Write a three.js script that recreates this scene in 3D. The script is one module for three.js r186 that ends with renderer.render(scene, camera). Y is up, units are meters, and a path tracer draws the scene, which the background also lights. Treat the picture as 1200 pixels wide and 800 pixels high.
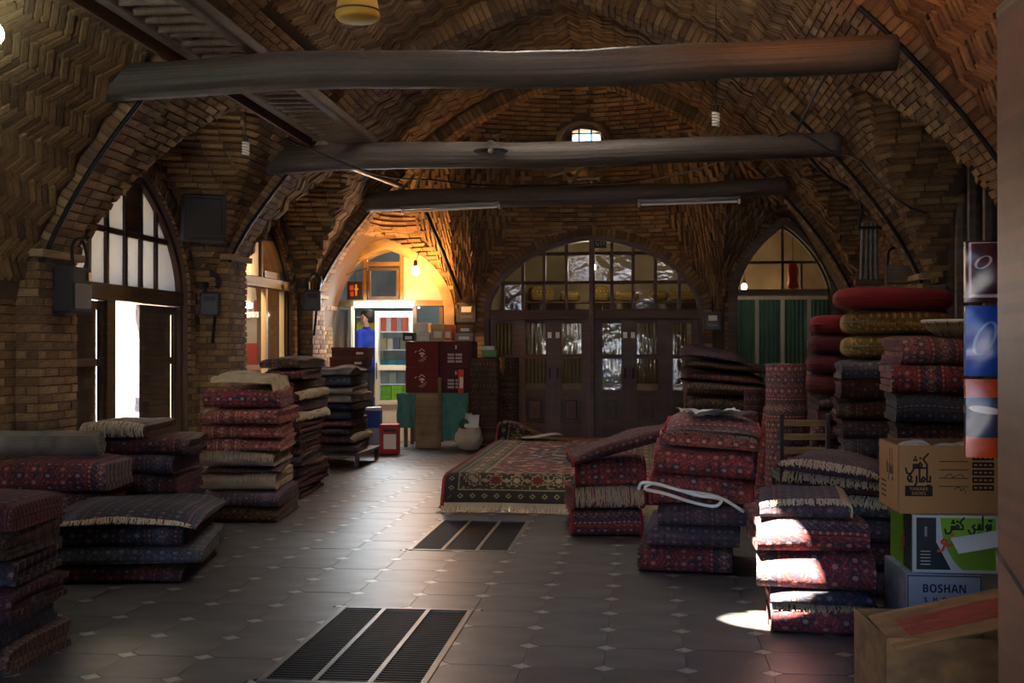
import * as THREE from 'three';
import { RoundedBoxGeometry } from 'three/addons/geometries/RoundedBoxGeometry.js';
import { mergeGeometries, toCreasedNormals } from 'three/addons/utils/BufferGeometryUtils.js';
import { MarchingCubes } from 'three/addons/objects/MarchingCubes.js';
import { RectAreaLightUniformsLib } from 'three/addons/lights/RectAreaLightUniformsLib.js';
import { Sky } from 'three/addons/objects/Sky.js';

// ------------------------------------------------------------------ camera, sky, sun, exposure
const scene = new THREE.Scene();
const EYE = 1.45, FOCAL = 1390;
const camera = new THREE.PerspectiveCamera(2 * Math.atan(400 / FOCAL) * 180 / Math.PI, 1.5, 0.05, 300);
camera.position.set(0, EYE, 0);
camera.rotation.order = 'YXZ';
camera.rotation.set(Math.atan(7 / FOCAL), Math.atan(150 / FOCAL), 0);
camera.updateMatrixWorld(true);
scene.add(camera);

const renderer = new THREE.WebGLRenderer({ antialias: true });
renderer.toneMapping = THREE.LinearToneMapping;
renderer.toneMappingExposure = 3.9;
renderer.shadowMap.enabled = true;

const SUN_FROM = new THREE.Vector3(-1.62, 5.5, 3.25).normalize();   // the sun stands high behind the viewer's left shoulder
const sky = new Sky();
sky.scale.setScalar(400);
sky.material.uniforms.turbidity.value = 9; sky.material.uniforms.rayleigh.value = 0.6;
sky.material.uniforms.mieCoefficient.value = 0.004; sky.material.uniforms.mieDirectionalG.value = 0.7;
sky.material.uniforms.sunPosition.value.copy(SUN_FROM);
scene.add(sky);
scene.environmentIntensity = 1.5;
const sun = new THREE.DirectionalLight(0xfff2dc, 44);
sun.position.copy(SUN_FROM).multiplyScalar(40).add(new THREE.Vector3(0, 0, -8));
sun.target.position.set(0, 0, -8);
sun.castShadow = true; sun.shadow.mapSize.set(2048, 2048);
Object.assign(sun.shadow.camera, { left: -16, right: 16, top: 16, bottom: -16, near: 1, far: 90 });
scene.add(sun, sun.target);
RectAreaLightUniformsLib.init();

// ------------------------------------------------------------------ helpers
let seed = 12345;
const rnd = () => { seed = (seed * 1664525 + 1013904223) >>> 0; return seed / 4294967296; };
const rr = (a, b) => a + (b - a) * rnd();
const pick = (a) => a[Math.floor(rnd() * a.length)];
const V = (x, y, z) => new THREE.Vector3(x, y, z);
const clamp = (x, a, b) => Math.max(a, Math.min(b, x));
const lerp = (a, b, t) => a + (b - a) * t;
const sstep = (a, b, x) => { const t = clamp((x - a) / (b - a), 0, 1); return t * t * (3 - 2 * t); };
const hash = (x, y) => { const s = Math.sin(x * 127.1 + y * 311.7) * 43758.5453; return s - Math.floor(s); };
function vnoise(x, y) {
  const i = Math.floor(x), j = Math.floor(y), u = x - i, v = y - j, a = u * u * (3 - 2 * u), b = v * v * (3 - 2 * v);
  return lerp(lerp(hash(i, j), hash(i + 1, j), a), lerp(hash(i, j + 1), hash(i + 1, j + 1), a), b);
}
const fbm = (x, y, n = 4) => { let s = 0, a = 0.5; for (let k = 0; k < n; k++) { s += a * vnoise(x, y); x = x * 2.03 + 17.3; y = y * 2.03 + 9.1; a *= 0.5; } return s; };
// a tileable version for textures
const tnoise = (u, v, f) => { const w = (a, b) => hash(((a % f) + f) % f + 3.3, ((b % f) + f) % f + 7.7), x = u * f, y = v * f, i = Math.floor(x), j = Math.floor(y), p = x - i, q = y - j, a = p * p * (3 - 2 * p), b = q * q * (3 - 2 * q); return lerp(lerp(w(i, j), w(i + 1, j), a), lerp(w(i, j + 1), w(i + 1, j + 1), a), b); };
const tfbm = (u, v, f, n = 4) => { let s = 0, a = 0.5; for (let k = 0; k < n; k++) { s += a * tnoise(u, v, f); f *= 2; a *= 0.5; } return s / 0.94; };
// photo pixel -> place: on a plane of given depth, on a wall x = const, on a level y = const
const rayOf = (px, py) => V((px - 600) / FOCAL, (400 - py) / FOCAL, -1).applyQuaternion(camera.quaternion);
const at = (px, py, d) => { const r = rayOf(px, py); return r.multiplyScalar(-d / r.z).add(camera.position); };
const atX = (px, py, x) => { const r = rayOf(px, py); return r.multiplyScalar(x / r.x).add(camera.position); };
const gp = (px, py, y = 0) => { const r = rayOf(px, py); return r.multiplyScalar((y - EYE) / r.y).add(camera.position); };

const used = {};
const numbered = (n) => { const k = used[n] = (used[n] ?? -1) + 1; return k ? n + '_' + String(k).padStart(3, '0') : n; };
function mesh(name, geo, mat, parent = scene) {
  const m = new THREE.Mesh(geo, mat); m.name = parent === scene ? numbered(name) : name;
  m.castShadow = m.receiveShadow = true; parent.add(m); return m;
}
function tag(o, label, category, group) { o.userData.label = label; o.userData.category = category; if (group) o.userData.group = group; return o; }
function thing(name, label, category, p = [0, 0, 0], turn = 0, group) {
  const g = new THREE.Group(); g.name = numbered(name); g.position.set(...p); g.rotation.y = turn; scene.add(g); return tag(g, label, category, group);
}
function struct(name, label, category, p = [0, 0, 0], turn = 0) {
  const g = new THREE.Group(); g.name = name; g.position.set(...p); g.rotation.y = turn; g.userData = { kind: 'structure', label, category }; scene.add(g); return g;
}
const boxAt = (x0, x1, y0, y1, z0, z1) => new THREE.BoxGeometry(x1 - x0, y1 - y0, z1 - z0).translate((x0 + x1) / 2, (y0 + y1) / 2, (z0 + z1) / 2);
const rbox = (w, h, d, r = 0.006, s = 2) => new RoundedBoxGeometry(w, h, d, s, Math.min(r, w / 2.01, h / 2.01, d / 2.01));
const merge = (gs) => mergeGeometries(gs.map((g) => { g = g.index ? g.toNonIndexed() : g; for (const k of Object.keys(g.attributes)) if (!['position', 'normal', 'uv'].includes(k)) g.deleteAttribute(k); return g; }));
const tubeThrough = (pts, r, n = 40, k = 6) => new THREE.TubeGeometry(new THREE.CatmullRomCurve3(pts), n, r, k, false);
const rod = (a, b, r, k = 8) => { const l = a.distanceTo(b), g = new THREE.CylinderGeometry(r, r, l, k); g.applyQuaternion(new THREE.Quaternion().setFromUnitVectors(V(0, 1, 0), b.clone().sub(a).normalize())); const c = a.clone().add(b).multiplyScalar(0.5); return g.translate(c.x, c.y, c.z); };

// ------------------------------------------------------------------ textures and materials
function dataTex(w, h, f, srgb = true) {
  const d = new Uint8Array(w * h * 4);
  for (let j = 0; j < h; j++) for (let i = 0; i < w; i++) { const c = f(i / w, j / h, i, j), k = (j * w + i) * 4; d[k] = clamp(c[0], 0, 255); d[k + 1] = clamp(c[1], 0, 255); d[k + 2] = clamp(c[2], 0, 255); d[k + 3] = 255; }
  const t = new THREE.DataTexture(d, w, h); t.wrapS = t.wrapT = THREE.RepeatWrapping; t.magFilter = THREE.LinearFilter; t.minFilter = THREE.LinearMipmapLinearFilter; t.generateMipmaps = true;
  if (srgb) t.colorSpace = THREE.SRGBColorSpace; t.needsUpdate = true; return t;
}
const grey = (g) => [g, g, g];
const grainTex = dataTex(128, 128, (u, v) => grey(150 + 105 * tfbm(u, v, 6)));
const grainBump = dataTex(128, 128, (u, v) => grey(255 * tfbm(u, v, 12)), false);
const woodTex = dataTex(256, 256, (u, v) => { const g = tnoise(u, v * 0 + Math.floor(v * 64) / 64, 3) * 0.3 + tnoise(u, v, 64) * 0.15 + tfbm(u, v, 4) * 0.3, s = hash(Math.floor(v * 90), 4) * 0.25; return grey(120 + 130 * (g + s)); });
const woodBump = dataTex(128, 128, (u, v) => grey(255 * (0.5 * hash(Math.floor(v * 60), 2) + 0.5 * tfbm(u, v, 8))), false);
const clothTex = dataTex(128, 128, (u, v, i, j) => grey(200 + 40 * ((i + j) % 2) * 0.4 + 40 * (tfbm(u, v, 8) - 0.5)));
const M = {};
const std = (color, rough = 0.8, extra = {}) => new THREE.MeshStandardMaterial({ color, roughness: rough, ...extra });
const brickTones = ['#b18a5c', '#a27c52', '#bd9668', '#946f4a', '#a9825a', '#84654a'];
M.bricks = brickTones.map((c) => std(c, 0.92, { map: grainTex, bumpMap: grainBump, bumpScale: 0.004 }));
M.brickAny = std('#ffffff', 0.92, { map: grainTex, bumpMap: grainBump, bumpScale: 0.004 });
M.mortar = std('#5c4a3b', 0.98, { bumpMap: grainBump, bumpScale: 0.004 });
M.plaster = std('#c9a679', 0.9, { map: grainTex, bumpMap: grainBump, bumpScale: 0.003 });
M.whitewash = std('#d8d2c4', 0.9, { map: grainTex });
M.tile = [0, 1, 2, 3].map((k) => std(['#5d5b59', '#656361', '#575554', '#62605d'][k], 0.42, { map: grainTex, bumpMap: grainBump, bumpScale: 0.0006 }));
M.diamond = std('#b9b6af', 0.4, { map: grainTex });
M.grout = std('#3e3b38', 0.9);
M.iron = std('#2c2927', 0.55, { metalness: 0.6, map: grainTex });
M.steel = std('#8f8e8a', 0.4, { metalness: 0.7, map: grainTex });
M.log = std('#6e6257', 0.6, { map: woodTex, bumpMap: woodBump, bumpScale: 0.006 });
M.darkWood = std('#6b4733', 0.5, { map: woodTex, bumpMap: woodBump, bumpScale: 0.002 });
M.oldWood = std('#6d5237', 0.62, { map: woodTex, bumpMap: woodBump, bumpScale: 0.003 });
M.goldWood = std('#a87b3e', 0.5, { map: woodTex, bumpMap: woodBump, bumpScale: 0.002 });
M.greyWood = std('#85735f', 0.75, { map: woodTex, bumpMap: woodBump, bumpScale: 0.003 });
M.paleWood = std('#c8a873', 0.6, { map: woodTex, bumpMap: woodBump, bumpScale: 0.002 });
M.brownPanel = std('#a3683f', 0.45, { map: woodTex });
M.alu = std('#d9cfb4', 0.45);
M.white = std('#e8e6e0', 0.6);
M.cable = std('#15120f', 0.6);
M.black = std('#1a1817', 0.5);
M.glass = new THREE.MeshPhysicalMaterial({ color: '#ffffff', roughness: 0.03, transmission: 1, thickness: 0, ior: 1.52 });
M.oldGlass = new THREE.MeshPhysicalMaterial({ color: '#e4e6e0', roughness: 0.02, transmission: 1, thickness: 0, ior: 1.52, bumpMap: grainBump, bumpScale: 0.003 });
M.skyGlass = new THREE.MeshPhysicalMaterial({ color: '#f6efe2', roughness: 1, transmission: 0.6, thickness: 0 });
M.dirtyGlass = new THREE.MeshPhysicalMaterial({ color: '#a89b88', roughness: 1, transmission: 0.14, thickness: 0 });
M.frosted = new THREE.MeshPhysicalMaterial({ color: '#d2c6b2', roughness: 1, transmission: 0.5, thickness: 0 });

// ------------------------------------------------------------------ hall layout (d = distance in front of the viewer, z = -d)
const XL = -4.75, XR = 3.05, XC = -0.85, HW = 3.9, DB = 18, DF = -5.2;
const RIBS = [-2.5, 1.3, 5.1, 8.9, 12.7, 16.5], BAY = 1.9;
// pointed intrados of the ribs: (distance from the middle, height)
const PROF = [[0, 5.2], [0.5, 5.05], [1.0, 4.84], [1.6, 4.52], [2.1, 4.17], [2.5, 3.82], [2.85, 3.45], [3.2, 3.02], [3.45, 2.65], [3.65, 2.28], [3.8, 1.92], [3.9, 1.5]];
function prof(u) {
  u = Math.min(Math.abs(u), 3.9); let k = 0; while (k < PROF.length - 2 && PROF[k + 1][0] < u) k++;
  const [x0, y0] = PROF[k], [x1, y1] = PROF[k + 1], a = PROF[Math.max(k - 1, 0)], b = PROF[Math.min(k + 2, PROF.length - 1)];
  const s = (y1 - y0) / (x1 - x0), m0 = k ? (y1 - a[1]) / (x1 - a[0]) : -0.28, m1 = k < PROF.length - 2 ? (b[1] - y0) / (b[0] - x0) : s * 1.1, t = (u - x0) / (x1 - x0), h = x1 - x0, t2 = t * t, t3 = t2 * t;
  return (2 * t3 - 3 * t2 + 1) * y0 + (t3 - 2 * t2 + t) * h * m0 + (-2 * t3 + 3 * t2) * y1 + (t3 - t2) * h * m1;
}
const archY = (t, k) => { t = Math.min(1, Math.abs(t)); return Math.sqrt(1 - t * t) * (1 - k) + (1 - t) * k; };
const ARCH = (cx, half, spring, apex, k = 0.3) => ({ cx, half, spring, apex, k, y: (x) => spring + (apex - spring) * archY((x - cx) / half, k) });
const sideArch = ARCH(0, 1.28, 2.0, 3.2, 0.35), wallArch = ARCH(0, 1.52, 1.9, 3.52, 0.3);
const bxz = (px) => at(px, 400, DB).x, byz = (py) => at(700, py, DB).y;
const shopArch = ARCH((bxz(382) + bxz(523)) / 2, (bxz(523) - bxz(382)) / 2, 2.0, byz(287), 0.25);
const doorArch = ARCH((bxz(568) + bxz(824)) / 2, (bxz(824) - bxz(568)) / 2, byz(369), byz(276), 0.1);
const greenArch = ARCH((bxz(860) + bxz(976)) / 2, (bxz(976) - bxz(860)) / 2, byz(348), byz(264), 0.42);
const backArches = [shopArch, doorArch, greenArch];
const smax = (a, b, k) => { const h = clamp(0.5 + 0.5 * (a - b) / k, 0, 1); return lerp(b, a, h) + k * h * (1 - h); };
const barrel = (u) => prof(u) + 0.2;
function backTop(x) {   // upper edge of the back wall: follows the three arches, dips between them
  let y = 1.95; for (const a of backArches) { const t = (x - a.cx) / (a.half + 0.16); if (Math.abs(t) < 1) y = smax(y, a.spring - 0.05 + (a.apex + 0.16 - a.spring) * archY(t, a.k), 0.1); } return y;
}
function vault(u, d) {
  const b = barrel(u);
  if (d >= 16.5) { const a = Math.min(backTop(u + XC), b - 0.02), t = clamp((DB - d) / (DB - 16.5), 0, 1); return lerp(a, b, Math.sin(t * Math.PI / 2)); }
  let v = 99; if (d < 8.9) return b; for (let k = 0; k < RIBS.length - 1; k++) { const c = RIBS[k] + BAY; if (Math.abs(d - c) < Math.abs(v)) v = d - c; }
  const t = v / wallArch.half; if (Math.abs(t) >= 1) return b;
  return smax(b, wallArch.spring + (wallArch.apex - wallArch.spring) * archY(t, wallArch.k) + 0.22 * (HW - Math.abs(u)), 0.1);
}
const OCULI = [[XC - 0.08, 3.15, 0.4], [XC, 6.9, 0.42], [XC, 10.6, 0.72], [XC, -0.6, 0.42]];             // round openings in the crown (x, d, radius)
const BACKHOLE = { x: at(685, 160, 17.45).x, y: at(685, 172, 17.45).y, r: 0.33 };   // round opening above the doors
const inHole = (x, y, d, m = 0) => OCULI.some(([ox, od, r]) => Math.hypot(x - ox, d - od) < r + m) || (d > 16.8 && Math.hypot(x - BACKHOLE.x, y - BACKHOLE.y) < BACKHOLE.r + m);

// ------------------------------------------------------------------ bricks: laid one by one; the largest in view become parts, the rest one instanced part
const BRICKBOX = new THREE.BoxGeometry(1, 1, 1);
const frustum = new THREE.Frustum().setFromProjectionMatrix(new THREE.Matrix4().multiplyMatrices(camera.projectionMatrix, camera.matrixWorldInverse));
function brickAt(list, p, ax, ay, az, sx, sy, sz) {
  const m = new THREE.Matrix4().makeBasis(ax, ay, ax.clone().cross(ay)), q = new THREE.Quaternion().setFromRotationMatrix(m);
  const score = frustum.containsPoint(p) ? sx * FOCAL / p.distanceTo(camera.position) : 0;
  list.push({ p: p.clone(), q, s: V(sx, sy, sz), tone: Math.floor(rnd() * brickTones.length), score });
}
function emitBricks(parent, list, most = 300, name = 'brick') {
  list.sort((a, b) => b.score - a.score);
  const single = Math.min(most, list.findIndex((b) => b.score < 8) < 0 ? list.length : list.findIndex((b) => b.score < 8));
  for (let k = 0; k < single; k++) { const b = list[k], m = mesh(name, BRICKBOX, M.bricks[b.tone], parent); m.position.copy(b.p); m.quaternion.copy(b.q); m.scale.copy(b.s); }
  const rest = list.slice(single); if (!rest.length) return;
  const im = new THREE.InstancedMesh(BRICKBOX, M.brickAny, rest.length), c = new THREE.Color(), mm = new THREE.Matrix4();
  rest.forEach((b, k) => { im.setMatrixAt(k, mm.compose(b.p, b.q, b.s)); im.setColorAt(k, c.set(brickTones[b.tone])); });
  im.name = 'remaining_bricks'; im.userData.kind = 'stuff'; im.castShadow = im.receiveShadow = true; parent.add(im);
}
function wallBricks(list, o, ux, n, w, h, mask, L = 0.222, C = 0.068) {   // courses on an upright face; o = lower corner, ux = along, n = outwards
  const up = V(0, 1, 0);
  for (let j = 0, y = C / 2; y < h; j++, y += C) for (let x = (j % 2 ? 0 : L / 2) - L / 2; x < w + L / 2; x += L) {
    const a = Math.max(x - L / 2 + 0.006, 0), b = Math.min(x + L / 2 - 0.006, w); if (b - a < 0.04) continue;
    const c = (a + b) / 2; if (!mask(c, y, (b - a) / 2)) continue;
    brickAt(list, o.clone().addScaledVector(ux, c).addScaledVector(up, y).addScaledVector(n, rr(-0.004, 0.006)), ux, up, n, b - a, C - 0.013, 0.05);
  }
}

// ------------------------------------------------------------------ floor
{
  const A = 0.374, X0 = -0.538, D0 = 6.13, floor = struct('floor', 'grey tiled floor with small pale diamonds at the tile corners', 'floor');
  const holes = [[-3, 1], [6, 10]].map(([a, b]) => ({ x0: X0 - 3 * A, x1: X0 - A, d0: D0 + a * A, d1: D0 + b * A }));
  const [h1, h2] = holes, top = -0.012, gs = [];
  const slab = (x0, x1, d0, d1) => gs.push(boxAt(x0, x1, -0.3, top, -d1, -d0));
  slab(-9.5, h1.x0, DF - 6, 24); slab(h1.x1, 8, DF - 6, 24); slab(h1.x0, h1.x1, DF - 6, h1.d0); slab(h1.x0, h1.x1, h1.d1, h2.d0); slab(h1.x0, h1.x1, h2.d1, 24);
  mesh('floor_slab', merge(gs), M.grout, floor);
  for (const h of holes) mesh('drain_pit', merge([boxAt(h.x0, h.x1, -0.7, -0.68, -h.d1, -h.d0), boxAt(h.x0 - 0.02, h.x0, -0.7, -0.3, -h.d1, -h.d0), boxAt(h.x1, h.x1 + 0.02, -0.7, -0.3, -h.d1, -h.d0), boxAt(h.x0, h.x1, -0.7, -0.3, -h.d1 - 0.02, -h.d1), boxAt(h.x0, h.x1, -0.7, -0.3, -h.d0, -h.d0 + 0.02)]), M.grout, floor);
  const c = 0.052, g = 0.0018, e = A / 2 - g, sh = new THREE.Shape(); [[-e + c, -e], [e - c, -e], [e, -e + c], [e, e - c], [e - c, e], [-e + c, e], [-e, e - c], [-e, -e + c]].forEach(([x, y], k) => k ? sh.lineTo(x, y) : sh.moveTo(x, y));
  const tg = new THREE.ExtrudeGeometry(sh, { depth: 0.012, bevelEnabled: false }).rotateX(-Math.PI / 2).translate(0, -0.012, 0);
  const dg = new THREE.CylinderGeometry(c - 0.002, c - 0.002, 0.012, 4).translate(0, -0.006, 0);
  const tiles = [], dias = [], halves = [];
  for (let i = -11; i <= 10; i++) for (let k = -30; k <= 32; k++) {
    const x = X0 + (i + 0.5) * A, d = D0 + (k + 0.5) * A;
    if (x > XL - 0.1 && x < XR + 0.2 && d < DB && d > DF && !holes.some((h) => x > h.x0 && x < h.x1 && d > h.d0 && d < h.d1)) tiles.push([x, d]);
    const xd = X0 + i * A, dd = D0 + k * A;
    if (xd > XL && xd < XR && dd < DB && dd > DF && !holes.some((h) => xd > h.x0 - 0.02 && xd < h.x1 + 0.02 && dd > h.d0 - 0.02 && dd < h.d1 + 0.02)) dias.push([xd, dd]);
    else for (const h of holes) { const ex = Math.abs(xd - h.x0) < 0.02 ? -1 : Math.abs(xd - h.x1) < 0.02 ? 1 : 0, ed = Math.abs(dd - h.d0) < 0.02 ? 1 : Math.abs(dd - h.d1) < 0.02 ? -1 : 0; if ((ex || ed) && xd > h.x0 - 0.02 && xd < h.x1 + 0.02 && dd > h.d0 - 0.02 && dd < h.d1 + 0.02) halves.push([xd, dd, ex, ed]); }
  }
  const lay = (list, geo, name, mats) => {
    const p = V(0, 0, 0), vis = ([x, d]) => { p.set(x, 0, -d); return frustum.containsPoint(p) ? 1 / d : 0; };
    list.sort((a, b) => vis(b) - vis(a));
    list.slice(0, 300).forEach(([x, d]) => { const m = mesh(name, geo, pick(mats), floor); m.position.set(x, rr(-0.001, 0.0008), -d); });
    const rest = list.slice(300), im = new THREE.InstancedMesh(geo, mats[0], rest.length), mm = new THREE.Matrix4(); rest.forEach(([x, d], k) => im.setMatrixAt(k, mm.makeTranslation(x, rr(-0.001, 0.0008), -d)));
    im.name = 'remaining_' + name + 's'; im.userData.kind = 'stuff'; im.castShadow = im.receiveShadow = true; floor.add(im);
  };
  const hg = new THREE.CylinderGeometry(c - 0.002, c - 0.002, 0.012, 2, 1, false, 0, Math.PI).translate(0, -0.006, 0);
  for (const [x, d, ex, ed] of halves) { const m = mesh('floor_diamond', hg, M.diamond, floor); m.position.set(x, 0, -d); m.rotation.y = ex && ed ? Math.atan2(-ed, ex) * 1 : ex > 0 ? 0 : ex < 0 ? Math.PI : ed > 0 ? -Math.PI / 2 : Math.PI / 2; }
  lay(tiles, tg, 'floor_tile', M.tile); lay(dias, dg, 'floor_diamond', [M.diamond]);
  holes.forEach((h, n) => {
    const t = thing('floor_grate', n ? 'iron floor grate beside the fringed carpet platform' : 'large iron floor grate on the open tiles, away from the carpets', 'grate', [(h.x0 + h.x1) / 2, 0, -(h.d0 + h.d1) / 2]);
    const w = h.x1 - h.x0 - 0.004, l = h.d1 - h.d0 - 0.004, f = 0.03;
    for (const s of [-1, 1]) { mesh('frame_bar', boxAt(s * (w / 2 - f / 2) - f / 2, s * (w / 2 - f / 2) + f / 2, -0.04, 0.004, -l / 2, l / 2), M.steel, t); mesh('frame_bar', boxAt(-w / 2 + f, w / 2 - f, -0.04, 0.004, s * (l / 2 - f / 2) - f / 2, s * (l / 2 - f / 2) + f / 2), M.steel, t); }
    for (const x of [-w / 6, w / 6]) mesh('divider_bar', boxAt(x - 0.012, x + 0.012, -0.035, 0.004, -l / 2 + f, l / 2 - f), M.steel, t);
    const N = 38, sg = boxAt(-w / 2 + f, w / 2 - f, -0.03, -0.001, -0.006, 0.006);
    for (let k = 1; k < N; k++) mesh('grate_bar', sg, M.iron, t).position.z = -l / 2 + f + (l - 2 * f) * k / N;
  });
}

// ------------------------------------------------------------------ vaulted ceiling
const ceiling = struct('ceiling', 'dark brown brick vault with herringbone panels above the timber logs', 'ceiling');
{
  const us = []; for (let k = 0; k <= 44; k++) us.push(HW * Math.sin(k / 44 * Math.PI / 2)); const U = [...us.slice(1).reverse().map((x) => -x), ...us];
  const ds = []; for (let d = DF; d < 16.499; d += 0.1) ds.push(d); for (let k = 0; k <= 24; k++) ds.push(16.5 + 1.5 * Math.sin(k / 24 * Math.PI / 2));
  const pos = [], idx = [], nU = U.length, nD = ds.length, T = 0.16;
  for (let s = 0; s < 2; s++) for (const d of ds) for (const u of U) pos.push(XC + u, vault(u, d) + 0.018 + s * T, -d);
  const cell = (s, j, i) => s * nU * nD + j * nU + i;
  const open = (j, i) => inHole(XC + U[i], pos[cell(0, j, i) * 3 + 1], ds[j]);
  for (let s = 0; s < 2; s++) for (let j = 0; j < nD - 1; j++) for (let i = 0; i < nU - 1; i++) {
    if ([[j, i], [j + 1, i], [j, i + 1], [j + 1, i + 1]].every(([a, b]) => open(a, b))) continue;
    const a = cell(s, j, i), b = cell(s, j, i + 1), c = cell(s, j + 1, i), e = cell(s, j + 1, i + 1);
    s ? idx.push(a, b, c, b, e, c) : idx.push(a, c, b, b, c, e);
  }
  const g = new THREE.BufferGeometry(); g.setAttribute('position', new THREE.Float32BufferAttribute(pos, 3));
  const uv = []; for (let k = 0; k < pos.length; k += 3) uv.push(pos[k], pos[k + 2]); g.setAttribute('uv', new THREE.Float32BufferAttribute(uv, 2)); g.setIndex(idx); g.computeVertexNormals();
  mesh('mortar_shell', g, M.mortar, ceiling);

  const list = [], e = 0.01;
  const grad = (u, d) => [(vault(u + e, d) - vault(u - e, d)) / (2 * e), (vault(u, d + e) - vault(u, d - e)) / (2 * e)];
  const lay = (u, d, ang, L, W) => {   // ang: turn of the long side in the surface, from the direction of the contour
    const y = vault(u, d), [gu, gd] = grad(u, d), n = V(gu, -1, -gd).normalize();     // into the room (z = -d)
    const c = V(-gd, 0, -gu).normalize(); if (c.lengthSq() < 0.5) c.set(0, 0, 1);
    const t = n.clone().cross(c).normalize(), ax = c.clone().multiplyScalar(Math.cos(ang)).addScaledVector(t, Math.sin(ang));
    const ay = n.clone().cross(ax).normalize();
    brickAt(list, V(XC + u, y, -d).addScaledVector(n, rr(-0.009, 0.009)), ax, ay, n, L, W, 0.05);
  };
  // herringbone on the long barrel
  const arc = [[0, 0]]; for (let u = 0.01; u <= 3.9; u += 0.01) { const l = arc[arc.length - 1]; arc.push([u, l[1] + Math.hypot(0.01, barrel(u) - barrel(u - 0.01))]); }
  const uOf = (s) => { const a = Math.abs(s); let lo = 0, hi = arc.length - 1; if (a > arc[hi][1]) return null; while (hi - lo > 1) { const m = (lo + hi) >> 1; arc[m][1] < a ? lo = m : hi = m; } return Math.sign(s) * lerp(arc[lo][0], arc[hi][0], (a - arc[lo][1]) / (arc[hi][1] - arc[lo][1])); };
  const w = 0.072, n = 3, r2 = Math.SQRT1_2;
  const coursed = (u, d) => d > 8.9 && d < 12.7 && barrel(u) < 4.25;
  const herring = (u, d) => d > 3 && d < 16.3 && Math.abs(u) < 3.84 && !coursed(u, d) && vault(u, d) - barrel(u) < 0.03 && RIBS.every((r) => Math.abs(d - r) > 0.26);
  for (let i = -170; i < 230; i++) for (let j = -170; j < 230; j++) {
    const m = (((i - j) % (2 * n)) + 2 * n) % (2 * n); let x, y, turn;
    if (m === 0) { x = i + n / 2; y = j + 0.5; turn = 0; } else if (m === 2 * n - 1) { x = i + 0.5; y = j + n / 2; turn = 1; } else continue;
    const s = (x - y) * w * r2, d = (x + y) * w * r2 + 3; if (d < 3 || d > 16.3 || Math.abs(s) > 5.6) continue;
    const u = uOf(s); if (u === null || !herring(u, d) || inHole(XC + u, barrel(u), d, 0.12)) continue;
    lay(u, d, (turn ? -1 : 1) * Math.PI / 4, w * n - 0.017, w - 0.017);
  }
  // level courses that wrap round the feet of the vault
  const trace = (u, d, Y, dir, keep) => {
    for (let k = 0; k < 60; k++) {
      const [gu, gd] = grad(u, d), l = Math.hypot(gu, gd); if (l < 0.02) return;
      u += dir * (-gd / l) * 0.112; d += dir * (gu / l) * 0.112;
      for (let q = 0; q < 2; q++) { const [a, b] = grad(u, d), f = (Y - vault(u, d)) / (a * a + b * b + 1e-6); u += clamp(a * f, -0.05, 0.05); d += clamp(b * f, -0.05, 0.05); }
      const k1 = keep(u, d); if (k1 < 0 || Math.abs(u) > 3.88) return;
      if (k % 2 === 0 && k1 > 0 && !inHole(XC + u, vault(u, d), d, 0.11)) lay(u, d, 0, 0.208, 0.056);
    }
  };
  for (let b = 2; b < 5; b++) {
    const c = RIBS[b] + BAY;
    for (const su of [-1, 1]) for (const sd of [-1, 1]) {
      const ds0 = c + sd * (BAY - 0.25); let Y = 1.85, odd = 0;
      while (Y < 4.25) {
        let lo = 0, hi = 3.9; for (let k = 0; k < 30; k++) { const m = (lo + hi) / 2; barrel(m) > Y ? lo = m : hi = m; }
        const s = Math.abs((barrel(lo + 0.01) - barrel(lo - 0.01)) / 0.02), st = 0.07 * s / Math.hypot(1, s);
        const keep = (u, d) => Math.sign(d - c) !== sd && Math.abs(d - c) > 0.05 ? -1 : (vault(u, d) - barrel(u) >= 0.03 || coursed(u, d)) ? 1 : 0;
        const off = odd ? 0.1 : 0;
        const [gu] = grad(su * lo, ds0), dir = Math.sign(gu) * -sd;
        trace(su * lo, ds0 + sd * (0.05 + off), Y, dir, keep);
        Y += st; odd ^= 1;
      }
    }
  }
  // the end vault over the doors: fans of upright courses over the piers, level arcs over the arches
  const solveD = (u, Y) => { let lo = 16.5, hi = DB; if (vault(u, lo) < Y || vault(u, hi) > Y) return null; for (let k = 0; k < 30; k++) { const m = (lo + hi) / 2; vault(u, m) > Y ? lo = m : hi = m; } return lo; };
  const fanU = [(shopArch.cx + shopArch.half + doorArch.cx - doorArch.half) / 2 - XC, (greenArch.cx - greenArch.half + doorArch.cx + doorArch.half) / 2 - XC];
  const spread = (Y) => 0.16 + 0.84 * sstep(1.9, 4.3, Y), inFan = (u, Y, m = 0) => fanU.some((f) => Math.abs(u - f) < spread(Y) + m) && Y < 4.5;
  for (const f of fanU) for (let k = -13; k <= 13; k++) for (let Y = 1.95 + (k & 1) * 0.08; Y < 4.5;) {
    const u = f + k / 13.5 * spread(Y), d = solveD(u, Y), w = 0.072 * spread(Y) / 0.97; const [gu, gd] = d ? grad(u, d) : [1, 1], s = Math.hypot(gu, gd);
    if (d && d > 16.72 && !inHole(XC + u, Y, d, 0.1)) lay(u, d, Math.PI / 2, 0.2, Math.max(0.012, w - 0.012));
    Y += Math.max(0.05, 0.212 * s / Math.hypot(1, s));
  }
  const starts = [[doorArch.cx - XC, 3.24, 5.4], [-3.82, 1.9, 2.6], [3.8, 1.9, 2.6], [shopArch.cx - XC, 3.18, 3.3], [fanU[0], 1.98, 3.24], [fanU[1], 1.98, 3.24]];
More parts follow.
